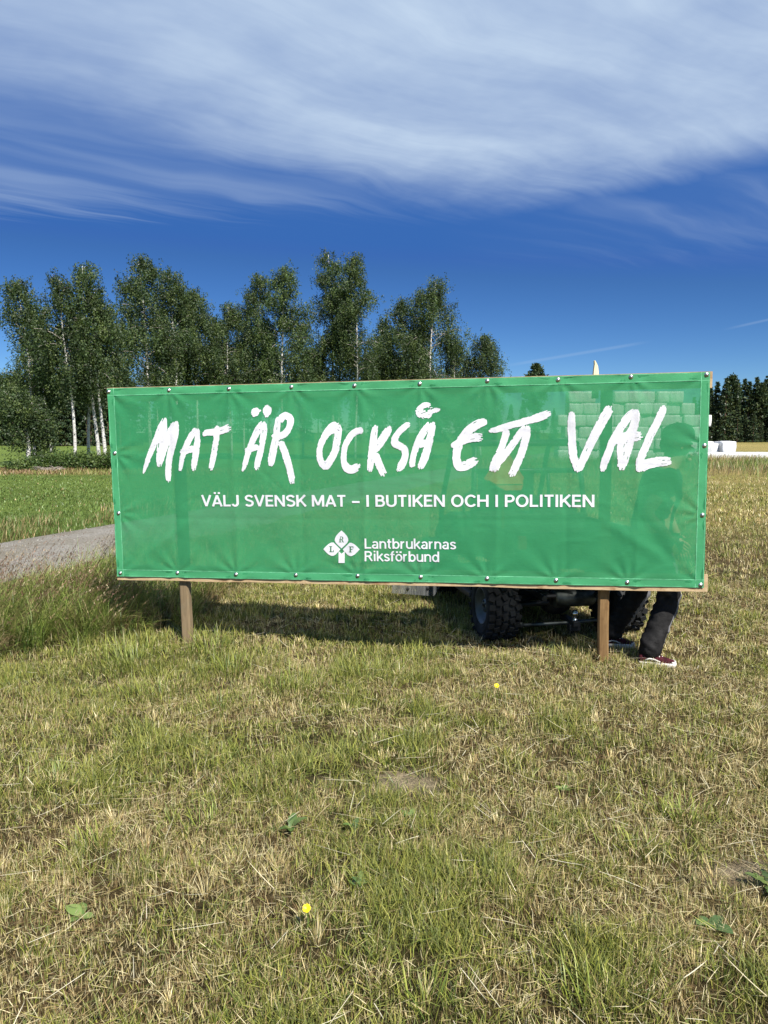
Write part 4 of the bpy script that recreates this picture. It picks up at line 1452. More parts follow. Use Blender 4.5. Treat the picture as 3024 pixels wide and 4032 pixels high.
TH = .165
h2 = TH / 2
GL = {
    'V': (.74, [[(.06, 1), (.37, 0.02)], [(.68, 1), (.37, 0.02)]]),
    'A': (.76, [[(.06, 0), (.38, .98)], [(.70, 0), (.38, .98)], [(.17, .28), (.59, .28)]]),
    'L': (.56, [[(.09, 0), (.09, 1)], [(.09, h2), (.55, h2)]]),
    'J': (.54, [[(.44, 1), (.44, .30)] + arc(.25, .28, .19, .215, 0, -165, 10)]),
    'S': (.66, [[(.58, .79)] + arc(.335, .745, .235, .19, 30, 175, 9)[1:] + [(.115, .66), (.20, .575), (.35, .515), (.50, .455), (.585, .36)] + arc(.335, .265, .25, .20, 5, -155, 10)]),
    'E': (.60, [[(.09, 0), (.09, 1)], [(.09, 1 - h2), (.57, 1 - h2)], [(.09, .52), (.53, .52)], [(.09, h2), (.58, h2)]]),
    'N': (.76, [[(.09, 0), (.09, 1)], [(.67, 0), (.67, 1)], [(.11, .95), (.65, .05)]]),
    'K': (.70, [[(.09, 0), (.09, 1)], [(.10, .36), (.64, .99)], [(.28, .56), (.67, .01)]]),
    'M': (.90, [[(.09, 0), (.09, 1)], [(.81, 0), (.81, 1)], [(.12, .95), (.45, .12)], [(.78, .95), (.45, .12)]]),
    'T': (.62, [[(.31, 0), (.31, 1)], [(.02, 1 - h2), (.60, 1 - h2)]]),
    '-': (.60, [[(.03, .40), (.57, .40)]]),
    'I': (.24, [[(.12, 0), (.12, 1)]]),
    'B': (.67, [[(.09, 0), (.09, 1)], [(.09, 1 - h2), (.33, 1 - h2)] + arc(.35, .735, .19, .193, 90, -90, 8) + [(.09, .535)], [(.09, .535), (.36, .535)] + arc(.37, .305, .225, .23, 90, -90, 8) + [(.09, h2)]]),
    'U': (.74, [[(.09, 1), (.09, .34)] + arc(.37, .35, .28, .285, 180, 360, 12) + [(.65, 1)]]),
    'O': (.84, [arc(.42, .5, .335, .435, 90, 450, 26)]),
    'C': (.76, [arc(.42, .5, .335, .435, 38, 322, 20)]),
    'H': (.76, [[(.09, 0), (.09, 1)], [(.67, 0), (.67, 1)], [(.09, .52), (.67, .52)]]),
    'P': (.64, [[(.09, 0), (.09, 1)], [(.09, 1 - h2), (.33, 1 - h2)] + arc(.34, .69, .225, .238, 90, -90, 9) + [(.09, .452)]]),
    'R': (.69, [[(.09, 0), (.09, 1)], [(.09, 1 - h2), (.33, 1 - h2)] + arc(.34, .71, .215, .218, 90, -90, 9) + [(.09, .492)], [(.36, .49), (.62, .0)]]),
    'a': (.58, [[(.10, .58)] + arc(.29, .52, .175, .155, 140, 0, 8) + [(.465, 0)], arc(.27, .215, .185, .155, 70, 370, 14)]),
    'n': (.60, [[(.09, 0), (.09, .74)], [(.09, .42)] + arc(.30, .45, .205, .22, 165, 0, 9) + [(.505, 0)]]),
    't': (.40, [[(.17, .92), (.17, .2)] + arc(.29, .18, .12, .12, 180, 285, 5), [(.02, .67), (.37, .67)]]),
    'b': (.62, [[(.09, 0), (.09, 1.02)], arc(.32, .36, .215, .30, 150, 510, 18)]),
    'r': (.42, [[(.09, 0), (.09, .74)], [(.09, .40)] + arc(.31, .42, .21, .25, 170, 85, 6)]),
    'u': (.60, [[(.505, 0), (.505, .74)], [(.09, .74), (.09, .28)] + arc(.295, .285, .205, .22, 185, 345, 9)]),
    'k': (.56, [[(.09, 0), (.09, 1.02)], [(.10, .27), (.50, .74)], [(.23, .42), (.54, 0)]]),
    's': (.52, [[(.45, .57)] + arc(.265, .53, .17, .14, 25, 180, 8)[1:] + [(.13, .44), (.265, .37), (.40, .30), (.44, .22)] + arc(.265, .205, .185, .14, 0, -160, 8)]),
    'i': (.24, [[(.12, 0), (.12, .74)], [(.12, .88), (.12, 1.03)]]),
    'f': (.38, [[(.15, 0), (.15, .78)] + arc(.28, .80, .13, .15, 180, 75, 6), [(.01, .67), (.36, .67)]]),
    'o': (.60, [arc(.30, .36, .225, .305, 90, 450, 20)]),
    'd': (.62, [[(.53, 0), (.53, 1.02)], arc(.30, .36, .215, .30, 30, 390, 18)]),
}
UML = {'Ä': ('A', 1.18), 'ö': ('o', .92)}


def stroke_strip(pts, hw):
    P = np.array(pts, float)
    closed = np.linalg.norm(P[0] - P[-1]) < 1e-6
    tg_ = np.gradient(P, axis=0)
    if closed:
        tg_[0] = tg_[-1] = P[1] - P[-2]
    tg_ /= np.linalg.norm(tg_, axis=1, keepdims=True) + 1e-9
    nr_ = np.c_[-tg_[:, 1], tg_[:, 0]] * hw
    return P - nr_, P + nr_


def put_text(txt, pxl, pxr, cap_px, th=1.0, sp=.07, space=.34):
    global lay
    adv, items = 0.0, []
    for c in txt:
        if c == ' ':
            adv += space
            continue
        items.append((c, adv))
        adv += GL[UML.get(c, (c,))[0]][0] + sp
    tot_ = adv - sp
    l_, r_ = np.array(uv_of(*pxl)), np.array(uv_of(*pxr))
    d_ = (r_ - l_) / tot_
    capv = cap_px / FPX * 5.3
    for c, x0_ in items:
        base_c, dots = UML.get(c, (c, None))
        sts = [(s_, h2 * th) for s_ in GL[base_c][1]]
        if dots:
            w_ = GL[base_c][0] / 2
            sts += [([(w_ - .15, dots - .085), (w_ - .15, dots + .075)], .085), ([(w_ + .15, dots - .085), (w_ + .15, dots + .075)], .085)]
        VV_, FF_, n_ = [], [], 0
        for s_, hw in sts:
            if len(s_) == 2:
                s_ = [tuple(np.array(s_[0]) * (1 - t) + np.array(s_[1]) * t) for t in np.linspace(0, 1, 6)]
            A_, B_ = stroke_strip(s_, hw)
            o_ = .0028 + .00003 * (lay % 30)
            lay += 1

            def wpos(Q):
                uvp = l_[None] + d_[None] * (x0_ + Q[:, 0])[:, None]
                return on_banner(uvp[:, 0], uvp[:, 1] + Q[:, 1] * capv, o_)
            VV_.append(np.stack([wpos(A_), wpos(B_)], 1).reshape(-1, 3))
            k = len(A_)
            idx = n_ + np.arange(k - 1) * 2
            FF_.append(np.c_[idx, idx + 1, idx + 3, idx + 2])
            n_ += 2 * k
        sub('printed_letter', np_mesh('printed_letter', np.concatenate(VV_), np.concatenate(FF_)), M_PRINT)


put_text('VÄLJ SVENSK MAT - I BUTIKEN OCH I POLITIKEN', (797, 1993), (2340, 1996), 47)
put_text('Lantbrukarnas', (1437, 2159), (1797, 2162), 41, .84, .03)
put_text('Riksförbund', (1437, 2208), (1731, 2212), 41, .84, .03)


# three-leaved emblem with serif letters L, R, F
def flat_poly(polys, off, name, mat):
    bm = bmesh.new()
    for poly in polys:
        uvp = np.array([uv_of(x, y) for x, y in poly])
        W3 = on_banner(uvp[:, 0], uvp[:, 1], off)
        f = bm.faces.new([bm.verts.new(c) for c in W3])
    bmesh.ops.triangulate(bm, faces=bm.faces[:])
    me_ = bpy.data.meshes.new(name)
    bm.to_mesh(me_)
    bm.free()
    return sub(name, me_, mat)


def emb(pts):
    return [(1150 + x * .5726, 2050 + y * .5726) for x, y in pts]


def teardrop(cx, cy, ang, tip_a=64, tip_b=60, w=47):
    """leaf with a point at both ends and full sides; ang turns it"""
    pts = []
    prof = [(-tip_a, 0), (-tip_a * .72, w * .42), (-tip_a * .42, w * .78), (-tip_a * .12, w * .98), (tip_b * .12, w), (tip_b * .38, w * .82), (tip_b * .66, w * .47), (tip_b, 0)]
    full = prof + [(y, -x) for y, x in reversed(prof[1:-1])]
    for a, s_ in full:
        # a runs along the leaf axis (tip first), s_ across
        pts.append((cx + a * math.sin(ang) * -1 + s_ * math.cos(ang), cy + a * math.cos(ang) + s_ * math.sin(ang)))
    return pts


flat_poly([emb(teardrop(342, 130, 0)), emb(teardrop(279, 195, -math.pi / 2, 62, 56, 46)), emb(teardrop(405, 196, math.pi / 2, 62, 56, 46)),
           emb([(322, 208), (343, 226), (364, 208), (364, 289), (322, 289)]), ], .0030, 'emblem', M_PRINT)
flat_poly([emb([(288, 150), (292, 146), (343, 195), (394, 146), (398, 150), (343, 204)])], .0036, 'emblem_line', M_CLOTH)


def serif(kind, x, y, s_):
    def r(x0_, y0_, x1_, y1_):
        return emb([(x + x0_ * s_, y + y0_ * s_), (x + x1_ * s_, y + y0_ * s_), (x + x1_ * s_, y + y1_ * s_), (x + x0_ * s_, y + y1_ * s_)])
    out_ = [r(2, 0, 5, 14), r(0, 0, 7, 1.3), r(0, 12.7, 7, 14)]
    if kind == 'L':
        out_ += [r(5, 12.4, 11, 14), r(9.6, 9, 11, 12.4)]
    if kind == 'F':
        out_ += [r(5, 0, 11, 1.6), r(9.6, 1.6, 11, 4.6), r(5, 6.3, 9, 7.7)]
    if kind == 'R':
        out_ += [r(5, 0, 9, 1.5), r(8.4, 1, 11, 6.6), r(5, 6.2, 9.4, 7.6), emb([(x + 6.2 * s_, y + 7.6 * s_), (x + 9.2 * s_, y + 7.6 * s_), (x + 12.6 * s_, y + 14 * s_), (x + 9.4 * s_, y + 14 * s_)])]
    return out_


M_DKGREEN = simple('dark_green_print', (.055, .17, .085), .6, 0, .2, .05)
for i, (k_, x, y) in enumerate((('R', 322, 108, ), ('L', 258, 174), ('F', 393, 175))):
    flat_poly(serif(k_, x, y, 2.9), .0038, 'emblem_letter', M_DKGREEN)

# screws with washers
for i, (su_, sv_) in enumerate(SCREWS):
    mbx = MB()
    c = Vector(on_banner([su_], [sv_], .0026)[0])
    tl_ = Vector((rr.gauss(0, .05), 0, rr.gauss(0, .05)))
    ax = (BN + tl_).normalized()
    mbx.lathe([(.0001, .0080), (.004, .0077), (.007, .0060), (.0082, .003), (.0085, .0015), (.0140, .0012), (.0150, -.0006), (.0150, -.0024)], c, ax, 14)
    mbx.build('screw', M_STEEL, sign, True, True)


# wooden frame behind the cloth
def plank(u0, u1, v0, v1, d0, d1, name, mat, wob=0.0, seed=1):
    """board spanning u0..u1, v0..v1 and depth d0..d1 behind the cloth plane, with slightly wavy long edges"""
    n_ = 40
    r2 = random.Random(seed)
    mbp = MB()
    vs_ = []
    for i in range(n_):
        t = i / (n_ - 1)
        u = u0 + (u1 - u0) * t
        wv0 = wob * (float(fbm(np.array([u * 3.0]), np.array([seed * 1.0]), 301, 3)[0]) - .5) * 2
        wv1 = wob * .4 * (float(fbm(np.array([u * 2.0]), np.array([seed * 2.0]), 303, 3)[0]) - .5) * 2
        for (v, d) in ((v0 + wv0, d0), (v1 + wv1, d0), (v1 + wv1, d1), (v0 + wv0, d1)):
            vs_.append(BC + BU * u + BV * v - BN * d)
    fs_ = []
    for i in range(n_ - 1):
        for k in range(4):
            a, c = i * 4 + k, i * 4 + (k + 1) % 4
            fs_.append((a, c, c + 4, a + 4))
    fs_ += [(3, 2, 1, 0), tuple((n_ - 1) * 4 + k for k in range(4))]
    mbp.add(vs_, fs_)
    return mbp.build(name, mat, sign, False, True)


plank(-BW / 2 - .006, BW / 2 + .017, BH - .100, BH + .004, .0, .022, 'top_board', M_BOARD, .002, 1)
plank(-BW / 2 - .004, BW / 2 + .026, -.027, .085, .0, .022, 'bottom_board', M_BOARD, .0045, 2)


def post(px, py, zt, w, mat, seed, splinter=False):
    r2 = random.Random(seed)
    mbp = MB()
    ring = []
    ch_ = w * .16
    h_ = w / 2
    sect = [(-h_ + ch_, -h_), (h_ - ch_, -h_), (h_, -h_ + ch_), (h_, h_ - ch_), (h_ - ch_, h_), (-h_ + ch_, h_), (-h_, h_ - ch_), (-h_, -h_ + ch_)]
    ca_, sa_ = math.cos(_yaw), math.sin(_yaw)
    zs = [-.25] + [i * zt / 14 for i in range(15)]
    vs_ = []
    for z in zs:
        tw = 1 + .02 * math.sin(z * 7 + seed)
        ox_ = -.015 * z * (1 if not splinter else .0) + .0015 * math.sin(z * 9 + seed)
        for sx, sy in sect:
            vs_.append((px + ox_ + (sx * ca_ - sy * sa_) * tw, py + (sx * sa_ + sy * ca_) * tw, z))
    n8 = 8
    fs_ = [tuple(reversed(range(8)))]
    for i in range(len(zs) - 1):
        for k in range(8):
            a, c = i * 8 + k, i * 8 + (k + 1) % 8
            fs_.append((a, c, c + 8, a + 8))
    fs_.append(tuple((len(zs) - 1) * 8 + k for k in range(8)))
    mbp.add(vs_, fs_)
    return mbp.build('post', mat, sign, False, True)


tag(post(-1.487, 5.655, 1.80, .072, M_POSTL, 1), 'weathered grey-brown left post')
tag(post(1.512, 5.148, 1.92, .072, M_POSTR, 2), 'reddish brown right post')
# split pale top of the right post standing above the cloth
tp_ = at(2347, 1478, 5.12)
mbp = MB()
prof = [(-.016, -.15), (.024, -.15), (.022, .0), (.019, .03), (.014, .062), (.006, .078), (-.006, .10), (-.009, .0965), (-.007, .075), (-.010, .05), (-.014, .0)]
mbp.prism([(tp_.x + a, 5.130, tp_.z + c) for a, c in prof], (0, .030, 0))
M_SPLIT = wood_mat('fresh_split_wood', (.70, .60, .38), (.80, .72, .50), (.62, .50, .30), (30, 30, 2.2))
tag(mbp.build('post_splinter', M_SPLIT, sign, False, True), 'pale split tip of the right post')

# ------------------------------------------------------------------ wrapped bales
m, q = new_mat('white_bale_wrap')
P_ = objc(q)
fo = q.noise(mapped(q, P_, (5, 5, 1.6)), 1.5, 5, .6, .6)
cc = q.mix(q.smooth(fo, .3, .7), (.62, .63, .64, 1), (.76, .76, .75, 1))
finish(q, pbsdf(q, cc, .32, 0, .45, bump(q, fo, .8, .05)).outputs[0])
M_WRAP = m


def bale_mesh(seed, w=.76, d=.9, h=.64):
    bm = bmesh.new()
    bmesh.ops.create_cube(bm, size=1.0)
    bmesh.ops.subdivide_edges(bm, edges=bm.edges[:], cuts=5, use_grid_fill=True)
    for v in bm.verts:
        c = v.co * 2
        p = Vector((c.x, c.y, c.z))
        mx = max(abs(p.x), abs(p.y), abs(p.z))
        sph = p.normalized() * 1.22
        p = p.lerp(sph, .20)
        nn = mnoise.noise_vector(p * 1.6 + Vector((seed * 7, 0, 0))) * .045
        p += nn
        v.co = Vector((p.x * w / 2 * 1.02, p.y * d / 2, (p.z + 1) * h / 2))
    me_ = bpy.data.meshes.new('bale')
    bm.to_mesh(me_)
    bm.free()
    return me_


BM = [bale_mesh(i) for i in range(4)]
BY = 42.0
rr = random.Random(9)


def bale(px, row, dep, label, group, rz=None, sc_=1.0):
    p = at(px, 1800, dep)
    o_ = link('wrapped_bale', BM[rr.randrange(4)], None, M_WRAP, True)
    o_.location = (p.x, dep, row * .63 + .0)
    o_.rotation_euler = (0, 0, rr.gauss(0, .05) if rz is None else rz)
    o_.scale = (sc_, sc_, sc_)
    tag(o_, label, 'bale', group)


STK = 'white bales stacked behind the banner'
rows = {0: (2215, 2690), 1: (2215, 2690), 2: (2240, 2745), 3: (2215, 2745), 4: (2255, 2700)}
for r_, (a, c) in rows.items():
    n_ = int(round((c - a) / 54))
    for i in range(n_ + 1):
        bale(a + i * 54 + rr.uniform(-2, 2), r_, BY + rr.uniform(-.08, .08), 'white wrapped bale in the ' + ('bottom', 'second', 'third', 'fourth', 'fifth')[r_] + ' layer of the tall stack behind the banner', STK)
for px in (2254, 2304, 2430, 2482, 2530, 2596, 2646):
    bale(px, 5, BY + rr.uniform(-.08, .08), 'white wrapped bale on top of the stack seen through the banner', 'top bales of the stack behind the banner')
labs0 = ['white bale lying low in grass next to the banner right edge', 'white bale lying low below the upright bale', 'white bale in the low row, right below the bigger bale', 'white bale in the low row, third from its right end', 'white bale in the low row, second from its right end', 'white bale at the right end of the low row in the grass']
for i, px in enumerate((2760, 2812, 2864, 2912, 2958, 2996)):
    bale(px, -.08, BY - 1.2, labs0[i], 'white bales in the low row right of the banner', rr.gauss(0, .12), .92)
bale(2852, .70, BY, 'single big upright white bale standing on the low row right of the banner', None, .12, 1.04)
bale(2796, .60, BY + .3, 'white bale half hidden by the banner edge beside the upright bale', None, -.3, .96)
bale(2768, .72, BY + .5, 'white bale behind the right edge of the banner', None, .05)

# ------------------------------------------------------------------ small utility vehicle behind the banner
M_RUB = simple('tyre_rubber', (.022, .023, .024), .85, 0, .25, .25, 9, .3, 80)
M_BLK = simple('black_plastic', (.022, .023, .024), .5, 0, .35, .15, 8)
M_FRM = simple('dark_steel_tube', (.045, .047, .05), .45, .6, .4, .15, 12)
M_RIM = simple('grey_rim', (.10, .115, .125), .45, .5, .4, .1, 12)
M_MUF = simple('muffler_steel', (.085, .095, .09), .5, .7, .4, .3, 10)
M_CHR = simple('bright_steel', (.70, .70, .70), .2, 1.0, .5, .05, 20)
M_BODY = simple('dark_green_body', (.025, .05, .032), .4, 0, .4, .1, 6)
M_SEAT = simple('black_vinyl', (.02, .02, .022), .55, 0, .35, .1, 10)
M_RED = simple('orange_fluorescent', (.70, .22, .07), .5, 0, .3, .05)
M_REDK = simple('red_reflective', (.55, .06, .04), .4, 0, .4, .05)
m, q = new_mat('scratched_clear_plastic')
pb_ = pbsdf(q, q.mix(q.smooth(q.noise(mapped(q, objc(q), (30, 30, 4)), 2, 4), .4, .7), (.10, .105, .105, 1), (.24, .245, .245, 1)), .4, 0, .4)
tr_ = q.n('ShaderNodeBsdfTransparent')
ms_ = q.n('ShaderNodeMixShader')
ms_.inputs[0].default_value = .42
q.t.links.new(tr_.outputs[0], ms_.inputs[1])
q.t.links.new(pb_.outputs[0], ms_.inputs[2])
finish(q, ms_.outputs[0])
M_CLEAR = m

HEAD = math.atan2(.19, .98)                                   # heading turned slightly left of straight ahead
car = empty('utility_vehicle', (1.365, 5.93, 0), HEAD)
tag(car, 'dark off-road utility vehicle with knobbly tyres parked behind the banner', 'vehicle')
TR, TWD = .262, .25


def wheel(x, y, name='wheel'):
    """local: x right, y forward; tyre with raised lugs and a dished rim"""
    hub_ = Vector((x, y, TR))
    out_ = 1 if x > 0 else -1
    ax = Vector((out_, 0, 0))
    rim = MB()
    rim.lathe([(.02, .085), (.05, .085), (.06, .05), (.105, .045), (.125, .075), (.138, .112), (.145, .112), (.140, .09), (.132, -.10), (.145, -.11)], hub_, ax, 24)
    for k in range(5):
        a = k * 2 * math.pi / 5
        rim.tube([hub_ + ax * .084 + Vector((0, math.cos(a), math.sin(a))) * .035, hub_ + ax * .094 + Vector((0, math.cos(a), math.sin(a))) * .035], .008, 6)
    w_ = rim.build(name, M_RIM, car, True)
    ty = MB()
    hw = TWD / 2
    ty.lathe([(.140, hw * .86), (.165, hw * .97), (.205, hw), (.232, hw * .93), (.242, hw * .72), (.246, 0), (.242, -hw * .72), (.232, -hw * .93), (.205, -hw), (.165, -hw * .97), (.140, -hw * .86)], hub_, ax, 36)
    r3 = random.Random(int(x * 100) + int(y * 10))
    for k in range(22):                                          # tread lugs in staggered rows
        a0 = 2 * math.pi * k / 22
        for row, (lx, lw) in enumerate(((-.098, .045), (-.052, .040), (.0, .040), (.052, .040), (.098, .045))):
            a = a0 + (.14 if row % 2 else 0) + r3.gauss(0, .015)
            rr_ = .253 if row in (1, 2, 3) else .247
            rot = Matrix.Rotation(a, 3, 'X') @ Matrix.Rotation(r3.uniform(-.45, .45), 3, 'Z')
            ty.box(hub_ + Vector((lx * 1.05, 0, 0)) + Vector((0, -math.sin(a), math.cos(a))) * rr_, (lw, .040, .026), rot)
    link('tyre', ty.mesh('tyre'), w_, M_RUB)
    return w_


for x in (-.515, .515):
    for y in (0, 1.62):
        wheel(x, y)
fr = MB()
for x in (-.22, .22):
    fr.tube([(x, -.28, .36), (x, .3, .36), (x, 1.9, .36)], .022, 8)
for y in (-.2, .3, .8, 1.3, 1.8):
    fr.tube([(-.22, y, .36), (.22, y, .36)], .018, 8)
fr.box((0, .85, .34), (.62, 1.0, .02))
fr.build('chassis', M_FRM, car)
for x in (-1, 1):                                               # rear suspension arms and springs
    a_ = MB()
    a_.tube([(x * .40, 0, .25), (x * .12, .10, .30)], .018, 8)
    a_.tube([(x * .40, 0, .25), (x * .12, -.14, .30)], .018, 8)
    a_.build('suspension_arm', M_FRM, car)
    sp_ = MB()
    sp_.tube([(x * .33 + .030 * math.cos(t * .9), .03 + .030 * math.sin(t * .9), .27 + t * .006) for t in range(56)], .007, 5)
    sp_.tube([(x * .33, .03, .25), (x * .33, .03, .62)], .014, 8)
    sp_.build('coil_spring', M_RUB, car, True)
sb = MB()
sb.tube([(-.36, -.06, .34), (-.375, -.10, .15), (-.34, -.16, .135), (0, -.19, .145), (.34, -.16, .15), (.375, -.10, .15), (.36, -.06, .34)], .014, 8)
sb.lathe([(.001, .03), (.022, .03), (.026, .0), (.022, -.03), (.001, -.03)], (-.365, -.15, .138), (0, 1, 0), 12)
sb.lathe([(.001, .03), (.022, .03), (.026, .0), (.022, -.03), (.001, -.03)], (.365, -.15, .152), (0, 1, 0), 12)
sb.build('sway_bar', M_MUF, car, True)
mu = MB()
mu.lathe([(.001, -.165), (.06, -.165), (.072, -.15), (.072, .15), (.06, .165), (.001, .165)], (.06, -.16, .335), (1, 0, 0), 20)
mu.tube([(.20, -.16, .32), (.30, -.17, .31), (.325, -.19, .33), (.33, -.20, .40)], .020, 10)
mu.tube([(-.10, -.16, .345), (-.17, -.10, .36), (-.18, .2, .38)], .02, 10)
mu.build('muffler', M_MUF, car, True)
hb = MB()
hb.box((.04, -.16, .155), (.055, .26, .035), None, 0, .004)
hb.box((.04, -.235, .12), (.09, .05, .05), None, 0, .006)
hb.build('hitch_bar', M_BLK, car)
hb = MB()
hb.lathe([(.001, .085), (.014, .082), (.024, .068), (.026, .055), (.022, .040), (.012, .030), (.012, .018), (.022, .014), (.022, .0), (.013, -.002), (.013, -.06), (.001, -.06)], (.04, -.245, .172), (0, 0, 1), 16)
hb.build('hitch_ball', M_CHR, car, True)
ax_ = MB()
ax_.tube([(-.40, 0, .262), (.40, 0, .262)], .022, 10)
ax_.lathe([(.001, -.10), (.07, -.10), (.10, -.04), (.10, .04), (.07, .10), (.001, .10)], (0, .02, .265), (1, 0, 0), 14)
ax_.build('rear_axle', M_FRM, car, True)
# cargo bed
bd = MB()
bd.box((0, .12, .60), (1.02, .86, .03), None, 0, .008)
for x in (-.505, .505):
    bd.box((x, .12, .74), (.035, .86, .27), None, 0, .01)
bd.box((0, .55, .76), (1.0, .035, .30), None, 0, .01)
bd.build('cargo_bed', M_BODY, car)
tg_ = MB()
tg_.box((0, -.325, .745), (.96, .03, .25), None, 0, .008)
for x in (-.3, 0, .3):
    tg_.box((x, -.345, .745), (.16, .016, .15), None, 0, .006)
t_ = tg_.build('tailgate', M_BODY, car)
for x in (-.44, .44):
    l_ = MB()
    l_.box((x, -.36, .80), (.07, .03, .10), None, 0, .01)
    l_.build('tail_light', M_REDK, car)
for x in (-.515, .515):                                          # fenders
    for y in (0, 1.62):
        f_ = MB()
        pts = [(x, y + .36 * math.cos(a), TR + .30 * math.sin(a)) for a in [R(20 + 10.5 * i) for i in range(11)]]
        for i in range(10):
            p, n_ = Vector(pts[i]), Vector(pts[i + 1])
            f_.add([p + Vector((-.14, 0, 0)), p + Vector((.14, 0, 0)), n_ + Vector((.14, 0, 0)), n_ + Vector((-.14, 0, 0)),
                    p + Vector((-.14, 0, .015)), p + Vector((.14, 0, .015)), n_ + Vector((.14, 0, .015)), n_ + Vector((-.14, 0, .015))],
                   [(3, 2, 1, 0), (4, 5, 6, 7), (0, 1, 5, 4), (1, 2, 6, 5), (2, 3, 7, 6), (3, 0, 4, 7)])
        f_.build('fender', M_BLK, car)
fp = MB()
fp.box((0, .85, .235), (1.12, 1.05, .05), None, 0, .015)
fp.box((0, 1.55, .25), (.70, .45, .08), None, 0, .015)
fp.build('floor_pan', M_BLK, car)
# mud flap of clear scratched plastic low behind the left front wheel, with two bolts
mf = MB()
mf.prism([(-1.08, 1.22, .125), (-.68, 1.22, .080), (-.62, 1.22, .17), (-.45, 1.22, .30), (-.45, 1.22, .44), (-1.08, 1.22, .44)], (0, .012, 0))
fl_ = tag(mf.build('mud_flap', M_CLEAR, car), 'clear scratched plastic flap')
for x in (-.93, -.74):
    bt = MB()
    bt.lathe([(.001, .016), (.010, .014), (.014, .004), (.014, 0)], (x, 1.22, .16), (0, -1, 0), 10)
    link('bolt', bt.mesh('bolt'), fl_, M_BLK)
# cabin: seats, roll frame, dashboard, bonnet
for x in (-.26, .26):
    s_ = MB()
    s_.box((x, .92, .60), (.44, .44, .12), None, 0, .03)
    s_.box((x, .70, .84), (.42, .10, .42), Matrix.Rotation(-.15, 3, 'X'), 0, .03)
    s_.build('seat', M_SEAT, car)
rf_ = MB()
for x in (-.50, .50):
    rf_.tube([(x, .60, .40), (x, .62, 1.0), (x * .94, .68, 1.46), (x * .92, .80, 1.52), (x * .92, 1.20, 1.52), (x * .95, 1.36, 1.44), (x, 1.62, .92), (x, 1.66, .60)], .024, 8)
for z, y in ((1.50, .73), (1.27, .65), (1.02, .62)):
    rf_.tube([(-.49, y, z), (.49, y, z)], .022, 8)
rf_.tube([(-.47, 1.25, 1.51), (.47, 1.25, 1.51)], .022, 8)
for x in (-.16, .18):
    rf_.tube([(x, .62, 1.0), (x, .66, 1.30)], .016, 8)
rf_.build('roll_frame', M_FRM, car, True)
sh = MB()
sh.box((-.20, .655, 1.15), (.50, .02, .22), None, 0, .004)
sh.build('rear_panel', M_BLK, car)
bn = MB()
bn.box((0, 1.42, .68), (.96, .18, .30), None, 0, .03)
bn.prism([(-.45, 1.50, .50), (-.45, 1.50, .84), (-.45, 1.86, .74), (-.45, 2.06, .58), (-.45, 2.06, .42), (-.45, 1.50, .42)], (.90, 0, 0))
bn.build('bonnet', M_BODY, car)
wh = MB()
wh.tube([(-.26 + .15 * math.cos(a), 1.22 + .05 * math.sin(a), .92 + .14 * math.sin(a)) for a in [i * math.pi / 8 for i in range(17)]], .013, 6)
wh.tube([(-.26, 1.24, .92), (-.26, 1.40, .78)], .015, 6)
wh.build('steering_wheel', M_BLK, car, True)
# slow-moving-vehicle triangle
cen, hh_ = Vector((-.50, -.13, 1.30)), .15


ptri = [(-.175, -.07), (-.135, -.135), (.135, -.135), (.175, -.07), (.04, .135), (-.04, .135)]
tb = MB()
tb.prism([cen + Vector((a, 0, c)) for a, c in ptri], (0, .004, 0))
tb.tube([cen + Vector((0, .02, -.13)), cen + Vector((0, .02, -.62))], .012, 6)
ob_ = tb.build('warning_triangle', M_REDK, car)
ti = MB()
ti.prism([cen + Vector((a, -.006, c)) for a, c in [(-.145, -.088), (.145, -.088), (0, .125)]], (0, .004, 0))
link('triangle_centre', ti.mesh('triangle_centre'), ob_, M_RED)

# ------------------------------------------------------------------ person walking behind the right end of the banner
def skin(name, verts, edges, radii, sub_=2, root=0, noise_amp=0.0):
    me_ = bpy.data.meshes.new(name)
    me_.from_pydata([tuple(v) for v in verts], edges, [])
    ob = bpy.data.objects.new(name, me_)
    COL.objects.link(ob)
    md = ob.modifiers.new('s', 'SKIN')
    md.use_smooth_shade = True
    sk = me_.skin_vertices[0].data
    for i, r_ in enumerate(radii):
        sk[i].radius = (r_, r_) if not isinstance(r_, tuple) else r_
        sk[i].use_root = (i == root)
    sd = ob.modifiers.new('d', 'SUBSURF')
    sd.levels = sd.render_levels = sub_
    dg = bpy.context.evaluated_depsgraph_get()
    out_ = bpy.data.meshes.new_from_object(ob.evaluated_get(dg))
    bpy.data.objects.remove(ob)
    if noise_amp:
        for v in out_.vertices:
            n_ = mnoise.noise(Vector((v.co.x * 11, v.co.y * 11, v.co.z * 34 + v.co.x * 18))) * noise_amp * 1.2 + mnoise.noise(v.co * 45) * noise_amp * .35
            v.co += v.normal * n_
    return out_


M_SKIN = simple('skin', (.46, .27, .19), .5, 0, .35, .05, 10)
M_SHIRT = simple('dark_blue_shirt', (.02, .028, .04), .85, 0, .15, .1, 20, .4, 120)
M_TROU = simple('black_work_trousers', (.013, .0125, .0125), .8, 0, .2, .25, 18, .6, 90)
M_TGREY = simple('grey_trouser_panel', (.15, .15, .16), .8, 0, .2, .15, 18, .5, 90)
M_CAP = simple('black_cap', (.016, .016, .018), .8, 0, .2, .2, 20, .3, 90)
M_HAIR = simple('brown_hair', (.05, .03, .018), .7, 0, .2, .3, 40)
M_SHOE = simple('maroon_canvas', (.042, .006, .010), .85, 0, .2, .2, 30, .4, 160)
M_SOLE = simple('white_rubber', (.60, .58, .53), .6, 0, .3, .1, 20)

